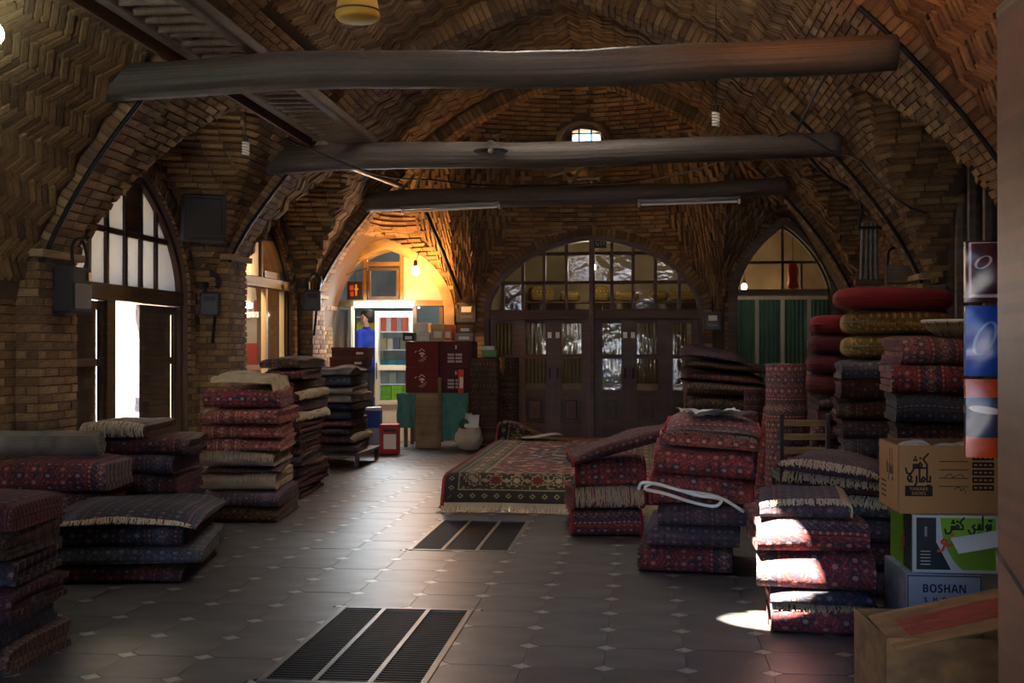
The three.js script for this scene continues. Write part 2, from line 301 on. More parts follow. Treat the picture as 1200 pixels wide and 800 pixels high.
  for (const [u0, ya, yb] of starts) for (let Y = ya, odd = 0; Y < yb; odd ^= 1) {
    const d = solveD(u0, Y); if (d === null) { Y += 0.03; continue; }
    const [gu, gd] = grad(u0, d), s = Math.hypot(gu, gd), keep = (u, dd) => dd > DB - 0.01 || dd < 16.7 ? -1 : inFan(u, Y, -0.03) ? 0 : 1;
    for (const dir of [-1, 1]) trace(u0 + (odd ? 0.05 * dir : 0), d, Y, dir, keep);
    Y += Math.max(0.012, 0.07 * s / Math.hypot(1, s));
  }
  emitBricks(ceiling, list);
}
// round frames and glazing of the roof openings
OCULI.forEach(([x, d, r], k) => {
  const y = vault(0, d) + 0.06, t = struct('window_' + [6, 7, 8, 10][k], ['round open roof light in the vault crown', 'round frosted roof light before the thickest log', 'round frosted roof light behind the thickest log', 'round frosted roof light behind the viewer'][k], 'roof light', [x, y, -d]);
  mesh('frame', new THREE.LatheGeometry([[r - 0.04, -0.16], [r + 0.12, -0.16], [r + 0.12, 0.3], [r - 0.04, 0.3], [r - 0.04, -0.16]].map((p) => new THREE.Vector2(...p)), 40), M.whitewash, t);
  if (k) mesh('pane', new THREE.CircleGeometry(r - 0.03, 40).rotateX(Math.PI / 2).translate(0, 0.2, 0), M.skyGlass, t);
  else { mesh('glazing_bar', boxAt(-r, r, 0.24, 0.26, -0.012, 0.012), M.iron, t); }
});
{
  const d = 17.47, t = struct('window_9', 'round barred opening high in the brick vault above the doors', 'window', [BACKHOLE.x, BACKHOLE.y, -d]);
  mesh('frame', new THREE.LatheGeometry([[0.3, -0.42], [0.42, -0.42], [0.42, 0.2], [0.3, 0.2], [0.3, -0.42]].map((p) => new THREE.Vector2(...p)), 40).rotateX(Math.PI / 2), M.plaster, t);
  for (const y of [-0.12, 0.08, 0.2]) mesh('bar', rod(V(-0.3, y, 0), V(0.3, y, 0), 0.011), M.iron, t);
  for (const x of [-0.08, 0.1]) mesh('bar', rod(V(x, -0.3, 0.01), V(x, 0.3, 0.01), 0.011), M.iron, t);
}

// ------------------------------------------------------------------ ribs with the piers that carry them
{
  const pts = []; let s = 0; const STEP = 0.001; let lastU = -3.9, lastY = prof(-3.9); const stops = []; let next = 0.035;
  for (let u = -3.9; u <= 3.9; u += STEP) { const y = prof(u); s += Math.hypot(u - lastU, y - lastY); if (s > next) { stops.push([u, y]); next += 0.072; } lastU = u; lastY = y; }
  RIBS.forEach((d, k) => {
    if (k < 1) return;
    const rib = struct('trim_' + k, ['brick rib behind the viewer', 'brick rib overhead', 'brick rib carrying the thickest timber log', 'brick rib carrying the middle timber log', 'brick rib carrying the thinnest timber log'][k - 1], 'rib'), list = [];
    for (const [u, y] of stops) {
      const m = (prof(u + 0.02) - prof(u - 0.02)) / 0.04, tx = V(1, m, 0).normalize(), nn = V(m, -1, 0).normalize();
      for (const sd of [-1, 1]) brickAt(list, V(XC + u, y, -d + sd * 0.108).addScaledVector(nn, -0.09 + rr(-0.007, 0.007)), V(0, 0, 1), tx, nn, 0.205, 0.058, 0.2);
    }
    emitBricks(rib, list);
    const sh = new THREE.Shape(); for (let u = -3.9; u <= 3.901; u += 0.1) (u === -3.9 ? sh.moveTo(XC + u, prof(u) + 0.02) : sh.lineTo(XC + u, prof(u) + 0.02)); for (let u = 3.9; u >= -3.901; u -= 0.1) sh.lineTo(XC + u, prof(u) + 0.3);
    mesh('mortar_core', new THREE.ExtrudeGeometry(sh, { depth: 0.4, bevelEnabled: false }).translate(0, 0, -d - 0.2), M.mortar, rib);
    const band = []; for (let u = -3.75; u <= 3.76; u += 0.15) if (Math.abs(u) > 2.3) (band[u < 0 ? 0 : 1] ??= []).push(V(XC + u, prof(u) - 0.035, -d + 0.235));
    for (const b of band) mesh('iron_band', tubeThrough(b, 0.02, 30, 6), M.iron, rib);
  });
}

// ------------------------------------------------------------------ walls
const holeOf = (a, y0 = 0) => { const h = new THREE.Path(); h.moveTo(a.cx - a.half, y0); for (let k = 0; k <= 32; k++) { const t = -Math.cos(k / 32 * Math.PI), x = a.cx + a.half * t; h.lineTo(x, a.y(x)); } h.lineTo(a.cx + a.half, y0); return h; };
const inArch = (a, x, y, m = 0) => Math.abs(x - a.cx) < a.half + m && y < a.spring - 0 + (a.apex + m - a.spring) * archY((x - a.cx) / (a.half + m), a.k) ;
const rectShape = (x0, x1, y0, y1) => { const s = new THREE.Shape(); s.moveTo(x0, y0); s.lineTo(x1, y0); s.lineTo(x1, y1); s.lineTo(x0, y1); s.closePath(); return s; };
const extr = (s, depth, z = 0) => new THREE.ExtrudeGeometry(s, { depth, bevelEnabled: false, curveSegments: 8 }).translate(0, 0, z);
function voussoirs(list, a, toWorld, nrm, ax) {   // ring of bricks standing round an arched opening
  let len = 0, px = a.cx - a.half, py = 1.2, next = 0.03; const ring = [];
  for (let y = 1.2; y < a.spring; y += 0.002) { len += 0.002; if (len > next) { ring.push([a.cx - a.half, y, -1, 0]); next += 0.072; } }
  px = a.cx - a.half; py = a.spring;
  for (let k = 1; k <= 2000; k++) { const x = a.cx - a.half * Math.cos(k / 2000 * Math.PI), y = a.y(x), dx = x - px, dy = y - py, l = Math.hypot(dx, dy); len += l; if (len > next && l > 0) { ring.push([x, y, -dy / l, dx / l]); next += 0.072; } px = x; py = y; }
  for (let y = a.spring; y > 1.2; y -= 0.002) { len += 0.002; if (len > next) { ring.push([a.cx + a.half, y, 1, 0]); next += 0.072; } }
  const up = V(0, 1, 0);
  for (const [x, y, ox, oy] of ring) { const r = ax.clone().multiplyScalar(ox).addScaledVector(up, oy), t = ax.clone().multiplyScalar(-oy).addScaledVector(up, ox); brickAt(list, toWorld(x + ox * 0.07, y + oy * 0.07).addScaledVector(nrm, rr(0.002, 0.008)), r, t, nrm, 0.135, 0.058, 0.06); }
}
const winC = [10.8, 14.6];
for (const side of ['left', 'right']) {
  const L = side === 'left', wall = struct('wall_' + side, L ? 'brown brick wall with arched windows behind the rug stacks' : 'brown brick wall behind the cushions and cartons', 'wall');
  const arches = L ? winC.map((c) => ARCH(c, sideArch.half, sideArch.spring, sideArch.apex, sideArch.k)) : [ARCH(11.22, 1.12, 2.2, 3.4, 0.3)];
  const s = rectShape(DF - 0.5, DB + 0.5, 0, 4.3); arches.forEach((a) => s.holes.push(holeOf(a)));
  const g = extr(s, 0.5).rotateY(Math.PI / 2);           // x -> -z, depth -> +x
  mesh('wall_core', g.translate(L ? XL - 0.5 : XR, 0, 0), M.mortar, wall);
  const list = [], nx = V(L ? 1 : -1, 0, 0), along = V(0, 0, -1), X = L ? XL : XR;
  wallBricks(list, V(X - nx.x * 0.01, 0, -4), along, nx, DB - 4, 3.62, (a, y, hl) => { const d = 4 + a; if (y > vault(HW - 0.01, d) + 0.06) return false; return !arches.some((q) => [-hl, 0, hl].some((o) => inArch(q, d + o, y, y > 1.2 ? 0.135 : 0))); });
  for (const q of arches) voussoirs(list, q, (x, y) => V(X, y, -x), nx, along);
  emitBricks(wall, list);
  // piers under the ribs
  RIBS.forEach((d, k) => {
    if (k < 2) return;
    const p = struct('trim_' + (10 + k * 2 + (L ? 0 : 1)), `brick pier of the ${side === 'left' ? 'window' : 'cushion'} side under the ${['', '', 'overhead', 'thickest log', 'middle log', 'thinnest log'][k]} rib`, 'pier'), pl = [], w = 0.62, t = L && k === 4 ? 0.33 : 0.2, hh = t > 0.3 ? 2.4 : 2.14, x0 = L ? XL : XR - t;
    mesh('pier_core', boxAt(x0 + (L ? 0 : 0.015), x0 + t - (L ? 0.015 : 0), 0, hh, -d - w / 2 + 0.015, -d + w / 2 - 0.015), M.mortar, p);
    wallBricks(pl, V(x0, 0, -d + w / 2 - 0.025), V(1, 0, 0), V(0, 0, 1), t, hh, () => true, 0.2);
    wallBricks(pl, V(L ? x0 + t - 0.025 : x0 + 0.025, 0, -d + w / 2), along, nx, w, hh, () => true, 0.207);
    emitBricks(p, pl, 240);
    mesh('impost', rbox(t + 0.07, 0.06, w + 0.08, 0.01).translate(x0 + t / 2 + (L ? 0.02 : -0.02), hh + 0.03, -d), M.plaster, p);
  });
}
{
  const wall = struct('wall_back', 'brown brick end wall around the three arched fronts', 'wall'), s = rectShape(XL - 0.5, XR + 0.5, 0, 3.62); backArches.forEach((a) => s.holes.push(holeOf(a)));
  mesh('wall_core', extr(s, 0.4, -DB - 0.4), M.mortar, wall);
  const list = [];
  wallBricks(list, V(XL, 0, -DB - 0.01), V(1, 0, 0), V(0, 0, 1), XR - XL, 3.6, (a, y, hl) => { const x = XL + a; if (y > backTop(x) + 0.05) return false; return !backArches.some((q) => [-hl, 0, hl].some((o) => inArch(q, x + o, y, y > 1.2 ? 0.135 : 0))); });
  for (const q of backArches) voussoirs(list, q, (x, y) => V(x, y, -DB), V(0, 0, 1), V(1, 0, 0));
  emitBricks(wall, list);
  const wf = struct('wall_front', 'brick end wall behind the viewer with an arched entrance', 'wall'), sf = rectShape(XL - 0.5, XR + 0.5, 0, 6.2), ent = ARCH(-0.85, 1.5, 2.2, 3.4, 0.3); sf.holes.push(holeOf(ent, 0.0));
  mesh('wall_core', extr(sf, 0.5, -DF), M.mortar, wf);
}
// the tan plaster band round the lit shop arch, weathered band round the green window
function archBand(parent, name, a, win, wout, z0, z1, mat, y0 = 0) {
  const s = new THREE.Shape(), N = 36, P = (m) => { const r = []; for (let k = 0; k <= N; k++) { const x = a.cx - (a.half + m) * Math.cos(k / N * Math.PI); r.push([x, a.spring + (a.apex + m - a.spring) * archY((x - a.cx) / (a.half + m), a.k)]); } return [[a.cx - a.half - m, y0], ...r, [a.cx + a.half + m, y0]]; };
  P(wout).forEach(([x, y], k) => k ? s.lineTo(x, y) : s.moveTo(x, y)); P(-win).reverse().forEach(([x, y]) => s.lineTo(x, y));
  return mesh(name, extr(s, z1 - z0, z0), mat, parent);
}
const bar = (p, name, x0, x1, y0, y1, z0, z1, mat, r = 0.004) => mesh(name, rbox(Math.abs(x1 - x0), Math.abs(y1 - y0), z1 - z0, r).translate((x0 + x1) / 2, (y0 + y1) / 2, (z0 + z1) / 2), mat, p);
function pane(p, x0, x1, y0, y1, z, mat, a = null, tilt = 0, name = 'pane') {   // one sheet of glass, its top cut by the arch where that is lower
  const s = new THREE.Shape(), top = []; for (let k = 0; k <= 8; k++) { const x = lerp(x0, x1, k / 8); top.push([x, a ? Math.min(y1, Math.abs(x - a.cx) < a.half ? a.y(x) : y0) : y1]); }
  if (Math.max(...top.map((t) => t[1])) - y0 < 0.04) return null;
  const cx = (x0 + x1) / 2, cy = (y0 + y1) / 2; s.moveTo(x0 - cx, y0 - cy); s.lineTo(x1 - cx, y0 - cy); for (const [x, y] of top.reverse()) s.lineTo(x - cx, Math.max(y, y0) - cy);
  const m = mesh(name, new THREE.ShapeGeometry(s), mat, p); m.position.set(cx, cy, z); m.rotation.set(rr(-tilt, tilt), rr(-tilt, tilt), 0); return m;
}
const clipTop = (a, x, m = 0.03) => Math.abs(x - a.cx) < a.half - m ? a.y(x) - m : a.spring;
function glazing(g, xs, ys, a, bw, mat, glassMat, z0 = -0.03, z1 = 0.03, tilt = 0, skip = () => null) {   // bars and panes of an arched light; xs, ys: bar lines incl. both ends
  for (let i = 1; i < xs.length - 1; i++) if (clipTop(a, xs[i]) > ys[0] + 0.05) bar(g, 'glazing_bar', xs[i] - bw / 2, xs[i] + bw / 2, ys[0], clipTop(a, xs[i]), z0, z1, mat);
  for (let j = 1; j < ys.length - 1; j++) { const y = ys[j]; let lo = a.cx, hi = a.cx + a.half; for (let k = 0; k < 25; k++) { const m = (lo + hi) / 2; a.y(m) > y ? lo = m : hi = m; } const w = lo - a.cx - 0.02; if (w > 0.1) bar(g, 'glazing_bar', a.cx - w, a.cx + w, y - bw / 2, y + bw / 2, z0 + 0.004, z1 - 0.004, mat); }
  for (let i = 0; i < xs.length - 1; i++) for (let j = 0; j < ys.length - 1; j++) { const m = skip(i, j) ?? glassMat; if (m) pane(g, xs[i], xs[i + 1], ys[j], ys[j + 1], 0, m, a, tilt); }
}
// ------------------------------------------------------------------ window 1 (left, frosted lights over folding doors, one leaf open)
const XG = -4.86;
const wloc = (c) => ({ x: (px, py = 300) => -atX(px, py, XG).z - c, y: (px, py) => atX(px, py, XG).y });
{
  const c = winC[0], q = wloc(c), a = ARCH(0, 1.28, 2.0, 3.2, 0.35), g = struct('window_1', 'arched window with frosted upper panes above folding doors, one leaf open', 'window', [XG, 0, -c], Math.PI / 2);
  archBand(g, 'arch_frame', a, 0.06, 0.0, -0.06, 0.06, M.darkWood);
  const ty = [1.88, 2.03]; bar(g, 'transom', -1.26, 1.26, ty[0], ty[1], -0.07, 0.08, M.oldWood, 0.01);
  glazing(g, [-1.28, q.x(62), q.x(79), q.x(102), q.x(123), q.x(145), q.x(163), q.x(181), 1.28], [2.03, 2.53, 3.02, 3.3], a, 0.055, M.darkWood, M.dirtyGlass, -0.03, 0.03, 0, (i, j) => i === 5 && j === 1 ? M.darkWood : null);
  const leaf = (x0, x1, turn, name = 'door_leaf') => {
    const w = x1 - x0, f = 0.07, l = mesh(name, merge([boxAt(0, f, 0.05, 1.87, -0.02, 0.02), boxAt(w - f, w, 0.05, 1.87, -0.02, 0.02), ...[[0.05, 0.18], [1.28, 1.35], [1.79, 1.87]].map(([y0, y1]) => boxAt(f, w - f, y0, y1, -0.02, 0.02)), boxAt(f, w - f, 0.18, 0.5, -0.012, 0.012)]), M.oldWood, g);
    l.position.set(x0, 0, 0); l.rotation.y = turn; pane(l, f, w - f, 1.35, 1.79, 0, M.glass); pane(l, f, w - f, 0.5, 1.28, 0, M.glass); if (name === 'door_leaf') bar(l, 'backing_board', x0 < -1.2 ? 0.2 : f - 0.02, w - f + 0.02, 0.48, 1.81, -0.05, -0.035, M.oldWood, 0.002).userData.label = 'brown board behind the glass'; return l;
  };
  leaf(-1.25, q.x(76), 0); leaf(q.x(76), q.x(120), 0);
  bar(g, 'door_post', q.x(120), q.x(130), 0, 1.88, -0.05, 0.05, M.oldWood);
  leaf(q.x(161), 1.23, 0);
  const o = leaf(q.x(130), q.x(130) + 0.42, -1.35 + Math.PI, 'open_door_leaf'); o.position.z = -0.05;
  o.rotation.y = 1.45;
}
// ------------------------------------------------------------------ window 2 (left, into the lit neighbouring shop)
{
  const c = winC[1], q = wloc(c), a = ARCH(0, 1.28, 2.0, 3.2, 0.35), g = struct('window_2', 'arched shop window with a golden wooden transom beside the stack of dark rugs', 'window', [XG, 0, -c], Math.PI / 2);
  archBand(g, 'arch_frame', a, 0.07, 0, -0.06, 0.06, M.oldWood);
  const y = q.y(305, 331); bar(g, 'transom', -1.26, 1.26, y - 0.07, y + 0.06, -0.07, 0.1, M.goldWood, 0.01);
  const y2 = q.y(308, 276);
  glazing(g, [-1.28, q.x(277), q.x(304), q.x(334), 1.28], [y + 0.06, y2, 3.3], a, 0.07, M.oldWood, M.glass, -0.04, 0.04, 0.004, (i, j) => j === 1 || i === 1 ? M.frosted : null);
  bar(g, 'casement_rail', q.x(306), q.x(333), y + 0.07, y + 0.16, -0.03, 0.05, M.goldWood); bar(g, 'casement_rail', q.x(300), q.x(338), y2 - 0.06, y2 + 0.05, -0.03, 0.06, M.oldWood);
  const xs = [-1.22, q.x(283), q.x(310), q.x(331), 1.22];
  xs.forEach((x, k) => bar(g, 'post', x - 0.035, x + 0.035, 0, y - 0.07, -0.035, 0.035, M.alu));
  bar(g, 'sill_panel', -1.2, 1.2, 0, 0.6, -0.02, 0.02, M.oldWood);
  for (let k = 0; k < 4; k++) pane(g, xs[k] + 0.035, xs[k + 1] - 0.035, 0.6, y - 0.07, 0, M.glass);
}
// ------------------------------------------------------------------ window 5 (right wall)
{
  const a = ARCH(0, 1.12, 2.2, 3.4, 0.3), g = struct('window_5', 'tall glazed front with olive posts behind the red mattress', 'window', [XR + 0.06, 0, -11.22], -Math.PI / 2);
  archBand(g, 'arch_frame', a, 0.06, 0, -0.05, 0.05, M.greyWood);
  for (const x of [-1.06, -0.7, -0.25, 0.25, 0.7, 1.06]) bar(g, 'post', x - 0.04, x + 0.04, 0, clipTop(a, x), -0.04, 0.06, M.greyWood);
  const xs = [-1.06, -0.7, -0.25, 0.25, 0.7, 1.06]; for (let k = 0; k < 5; k++) { pane(g, xs[k] + 0.04, xs[k + 1] - 0.04, 0.3, 2.2, 0, M.oldGlass); pane(g, xs[k] + 0.04, xs[k + 1] - 0.04, 2.2, 3.4, 0, M.oldGlass, a); }
  bar(g, 'sill_panel', -1.06, 1.06, 0, 0.3, -0.03, 0.03, M.greyWood);
}
// ------------------------------------------------------------------ the three fronts in the end wall
const DG = DB + 0.12, X = (px) => at(px, 400, DG).x, Y = (py) => at(700, py, DG).y;
{
  const g = struct('door_1', 'wide dark wooden doors under an arched fanlight', 'door', [0, 0, -DG]), a = ARCH(doorArch.cx, doorArch.half + 0.02, doorArch.spring, doorArch.apex + 0.02, 0.1);
  archBand(g, 'arch_frame', a, 0.085, 0, -0.08, 0.13, M.darkWood);
  bar(g, 'transom', X(572), X(821), Y(374), Y(363), -0.08, 0.1, M.darkWood, 0.012);
  bar(g, 'centre_post', X(690.5), X(697), 0, a.y((X(690.5) + X(697)) / 2) - 0.02, -0.08, 0.11, M.darkWood, 0.012);
  const xs = [568, 590, 613, 638, 664, 693, 717, 742, 768, 796, 824].map(X);
  glazing(g, xs, [363, 331, 297, 262].map(Y), a, 0.05, M.darkWood, M.oldGlass, -0.03, 0.05, 0.05);
  const leaf = (p0, p1, handle) => {
    const x0 = X(p0), x1 = X(p1), w = x1 - x0, f = w * 0.22, ys = [0.04, Y(496), Y(464), Y(457), Y(420), Y(415), Y(379), Y(374)];
    const l = mesh('door_leaf', merge([boxAt(0, f, 0.04, ys[7], -0.03, 0.04), boxAt(w - f, w, 0.04, ys[7], -0.03, 0.04), boxAt(f, w - f, ys[0], ys[1], -0.03, 0.04), boxAt(f, w - f, ys[2], ys[3], -0.03, 0.04), boxAt(f, w - f, ys[4], ys[5], -0.03, 0.04), boxAt(f, w - f, ys[6], ys[7], -0.03, 0.04)]), M.darkWood, g); l.position.x = x0;
    bar(l, 'panel', f, w - f, ys[1], ys[2], -0.02, 0.012, M.darkWood); bar(l, 'raised_panel', f + 0.07, w - f - 0.07, ys[1] + 0.07, ys[2] - 0.07, 0, 0.035, M.darkWood, 0.015);
    pane(l, f, w - f, ys[3], ys[4], 0, M.oldGlass, null, 0.035); pane(l, f, w - f, ys[5], ys[6], 0, M.oldGlass, null, 0.035);
    if (handle) { const hx = handle > 0 ? w - f / 2 : f / 2; mesh('handle', rod(V(hx, 0.98, 0.07), V(hx, 1.14, 0.07), 0.012), M.iron, l); bar(l, 'paper_tag', hx - 0.03, hx + 0.03, Y(396), Y(389), 0.04, 0.043, M.white, 0.001); }
  };
  leaf(575, 607, 0); leaf(607, 649, 1); leaf(649, 690.6, -1); leaf(696.9, 737, 1); leaf(737, 780, -1); leaf(780, 819, 0);
  bar(g, 'threshold', X(570), X(823), 0, 0.04, -0.1, 0.12, M.darkWood);
  const pl = bar(g, 'plaque', X(696), X(711), Y(291), Y(279), 0.05, 0.07, M.black); pl.userData.label = 'dark plaque with pale lettering';
  // pale curled lettering on the plaque
  const cx = X(703.5), cy = Y(285); const stroke = (pts) => mesh('plaque_letter', tubeThrough(pts.map(([x, y]) => V(cx + x, cy + y, 0.073)), 0.007, 16, 5), M.paleWood, pl);
  stroke([[-0.05, 0.03], [-0.06, -0.02], [-0.03, -0.04], [-0.02, 0.0]]); stroke([[0, 0.04], [0.03, 0.02], [-0.005, 0], [0.03, -0.02], [0, -0.045]]); stroke([[0.055, 0.04], [0.06, -0.03]]);
}
{
  const g = struct('window_3', 'lit arched shop front in golden wood and glass', 'shop front', [0, 0, -DG]), a = shopArch;
  archBand(g, 'plaster_band', a, 0.0, 0.13, 0.12, 0.17, M.plaster, 0.0);
  archBand(g, 'plaster_reveal', a, 0.035, 0, -0.28, 0.12, M.plaster, 0.0);
  const T0 = Y(358), T1 = Y(351); bar(g, 'transom', X(384), X(521), T0, T1, -0.06, 0.06, M.goldWood, 0.008);
  const b = (p0, p1, q0, q1, m = M.goldWood, n = 'frame_bar', z0 = -0.04, z1 = 0.04) => bar(g, n, X(p0), X(p1), Y(q1), Y(q0), z0, z1, m);
  bar(g, 'frame_bar', X(426), X(430.5), T1, clipTop(a, X(428)), -0.04, 0.04, M.goldWood); bar(g, 'frame_bar', X(469), X(473), T1, clipTop(a, X(471)), -0.04, 0.04, M.goldWood);
  b(430.5, 469, 305, 310); b(432, 468, 312, 315, M.oldWood, 'casement_bar', -0.02, 0.05); b(432, 468, 346, 350, M.oldWood, 'casement_bar', -0.02, 0.05); b(431, 434.5, 315, 346, M.oldWood, 'casement_bar', -0.02, 0.05); b(465, 468.5, 315, 346, M.oldWood, 'casement_bar', -0.02, 0.05);
  pane(g, X(384), X(426), T1, 3.4, 0, M.glass, a); pane(g, X(430.5), X(469), Y(305), 3.4, 0, M.glass, a); pane(g, X(434.5), X(465), Y(346), Y(315), 0, M.glass); pane(g, X(473), X(521), T1, 3.4, 0, M.dirtyGlass, a);
  b(412, 415, 358, 521, M.alu, 'door_post'); b(384, 387, 358, 521, M.oldWood, 'door_post'); b(484, 489, 358, 521, M.oldWood, 'door_post'); b(515, 520, 358, 521, M.oldWood, 'door_post');
  b(387, 412, 490, 521, M.oldWood, 'sill_panel'); pane(g, X(387), X(412), Y(490), T0, 0, M.glass); pane(g, X(489), X(515), Y(470), T0, 0, M.glass); b(489, 515, 470, 521, M.oldWood, 'sill_panel');
  // the glazed leaf stands shut beside the open doorway
  const x0 = X(440), x1 = X(484), w = x1 - x0, f = 0.05, ys = [Y(521), Y(500), Y(475), Y(470), Y(434), Y(428), Y(371), Y(364)];
  const l = mesh('door_leaf', merge([boxAt(0, f, ys[0], ys[7], -0.02, 0.03), boxAt(w - f, w, ys[0], ys[7], -0.02, 0.03), boxAt(f, w - f, ys[0], ys[0] + 0.06, -0.02, 0.03), boxAt(f, w - f, ys[2], ys[3], -0.02, 0.03), boxAt(f, w - f, ys[4], ys[5], -0.02, 0.03), boxAt(f, w - f, ys[6], ys[7], -0.02, 0.03)]), M.alu, g); l.position.x = x0;
  bar(l, 'kick_panel', f, w - f, ys[0] + 0.06, ys[2], -0.01, 0.01, M.alu); pane(l, f, w - f, ys[3], ys[4], 0, M.glass); pane(l, f, w - f, ys[5], ys[6], 0, M.glass); mesh('handle', rod(V(0.03, Y(445), 0.06), V(0.03, Y(425), 0.06), 0.012), M.steel, l);
}
{
  const g = struct('window_4', 'arched window with green curtains and white sliding frames', 'window', [0, 0, -DG]), a = greenArch;
  archBand(g, 'arch_frame', a, 0.03, 0.085, 0.0, 0.2, M.greyWood, 0);
  archBand(g, 'inner_frame', a, 0.06, 0, -0.06, 0.05, M.greyWood, 0);
  bar(g, 'transom', X(862), X(974), Y(347), Y(340), -0.05, 0.05, M.greyWood);
  glazing(g, [a.cx - a.half, X(917), a.cx + a.half], [Y(340), Y(309), Y(262)], a, 0.04, M.greyWood, M.oldGlass, -0.03, 0.03, 0.03);
  bar(g, 'glazing_bar', X(938), X(940.5), Y(340), Y(309), -0.03, 0.03, M.greyWood);
  const xs = [862, 887, 917, 948, 973].map(X); bar(g, 'sill_panel', xs[0], xs[4], 0, 0.5, -0.03, 0.03, M.greyWood);
  xs.forEach((x, k) => bar(g, 'sliding_frame', x - 0.03, x + 0.03, 0.5, Y(348), -0.025, 0.035, k === 4 ? M.greyWood : M.alu));
  for (let k = 0; k < 4; k++) { pane(g, xs[k] + 0.03, xs[k + 1] - 0.03, 0.55, Y(352), 0, M.oldGlass, null, 0.01); bar(g, 'sliding_frame', xs[k] + 0.03, xs[k + 1] - 0.03, Y(352), Y(348), -0.02, 0.03, M.alu); bar(g, 'sliding_frame', xs[k] + 0.03, xs[k + 1] - 0.03, 0.5, 0.55, -0.02, 0.03, M.alu); }
}
// curtains behind the doors and the green window
function curtain(label, x0, x1, y0, y1, z, mat, folds) {
  const g = new THREE.PlaneGeometry(x1 - x0, y1 - y0, folds * 8, 6), p = g.attributes.position;
  for (let k = 0; k < p.count; k++) { const x = p.getX(k), y = p.getY(k), t = (x / (x1 - x0) + 0.5); p.setZ(k, 0.028 * Math.sin(t * folds * 6.283 + 0.6 * Math.sin(t * 9)) * (1.1 - 0.3 * (y / (y1 - y0)))); }
  g.computeVertexNormals(); const m = mesh('curtain', g, mat); m.position.set((x0 + x1) / 2, (y0 + y1) / 2, z); return tag(m, label, 'curtain');
}
M.tan = new THREE.MeshPhysicalMaterial({ color: '#bcab78', roughness: 0.95, transmission: 0.4, thickness: 0, map: clothTex, side: THREE.DoubleSide }); M.green = new THREE.MeshPhysicalMaterial({ color: '#6aa3a4', roughness: 0.95, transmission: 0.4, thickness: 0, map: clothTex, side: THREE.DoubleSide });
curtain('tan pleated curtain behind the door leaves next to the upright brown rug roll', X(574), X(690), 0.9, Y(374), -DG - 0.14, M.tan, 26);
curtain('tan pleated curtain behind the door leaves next to the big brown rug pile', X(697), X(805), 0.9, Y(374), -DG - 0.14, M.tan, 24);
curtain('green pleated curtain behind the white sliding window frames', X(862), X(973), 0.45, Y(347), -DG - 0.14, M.green, 22);
// ------------------------------------------------------------------ rooms behind the fronts and the yard outside
function room(name, label, x0, x1, d0, d1, h, open, mat, floorY = 0.0) {   // a closed shell; open = side without wall
  const t = 0.15, gs = [boxAt(x0 - t, x1 + t, h, h + t, -d1 - t, -d0 + t), boxAt(x0 - t, x1 + t, floorY - 0.02, floorY, -d1, -d0)];
  if (open !== 'L') gs.push(boxAt(x0 - t, x0, 0, h, -d1 - t, -d0 + t)); if (open !== 'R') gs.push(boxAt(x1, x1 + t, 0, h, -d1 - t, -d0 + t));
  if (open !== 'F') gs.push(boxAt(x0, x1, 0, h, -d0, -d0 + t)); gs.push(boxAt(x0, x1, 0, h, -d1 - t, -d1));
  const m = mesh(name, merge(gs), mat); m.userData = { kind: 'structure', label, category: 'room' }; return m;
}
M.roomWall = std('#a8957a', 0.95, { map: grainTex }); M.roomCream = std('#e0d4b4', 0.9, { map: grainTex }); M.roomGrey = std('#a9b0ac', 0.9, { map: grainTex });
room('wall_shoe_shop', 'pale walls and ceiling of the lit shop behind the golden front', -5.2, -2.66, DB + 0.42, DB + 3.4, 3.3, 'F', M.roomGrey, 0.24);
room('wall_door_room', 'dark room behind the wide wooden doors', -2.5, 1.15, DB + 0.42, DB + 3.4, 3.35, 'F', M.roomWall);
room('wall_green_room', 'dim room behind the green curtains', 1.31, 3.5, DB + 0.42, DB + 3.0, 3.45, 'F', M.roomWall);
room('wall_side_shop', 'cream walls of the lit shop behind the golden transom', -8.6, XL - 0.52, 13.0, 16.6, 3.4, 'R', M.roomCream);
room('wall_side_room', 'dark room behind the tall olive window', XR + 0.52, 6.4, 9.9, 12.6, 3.5, 'L', M.roomWall);
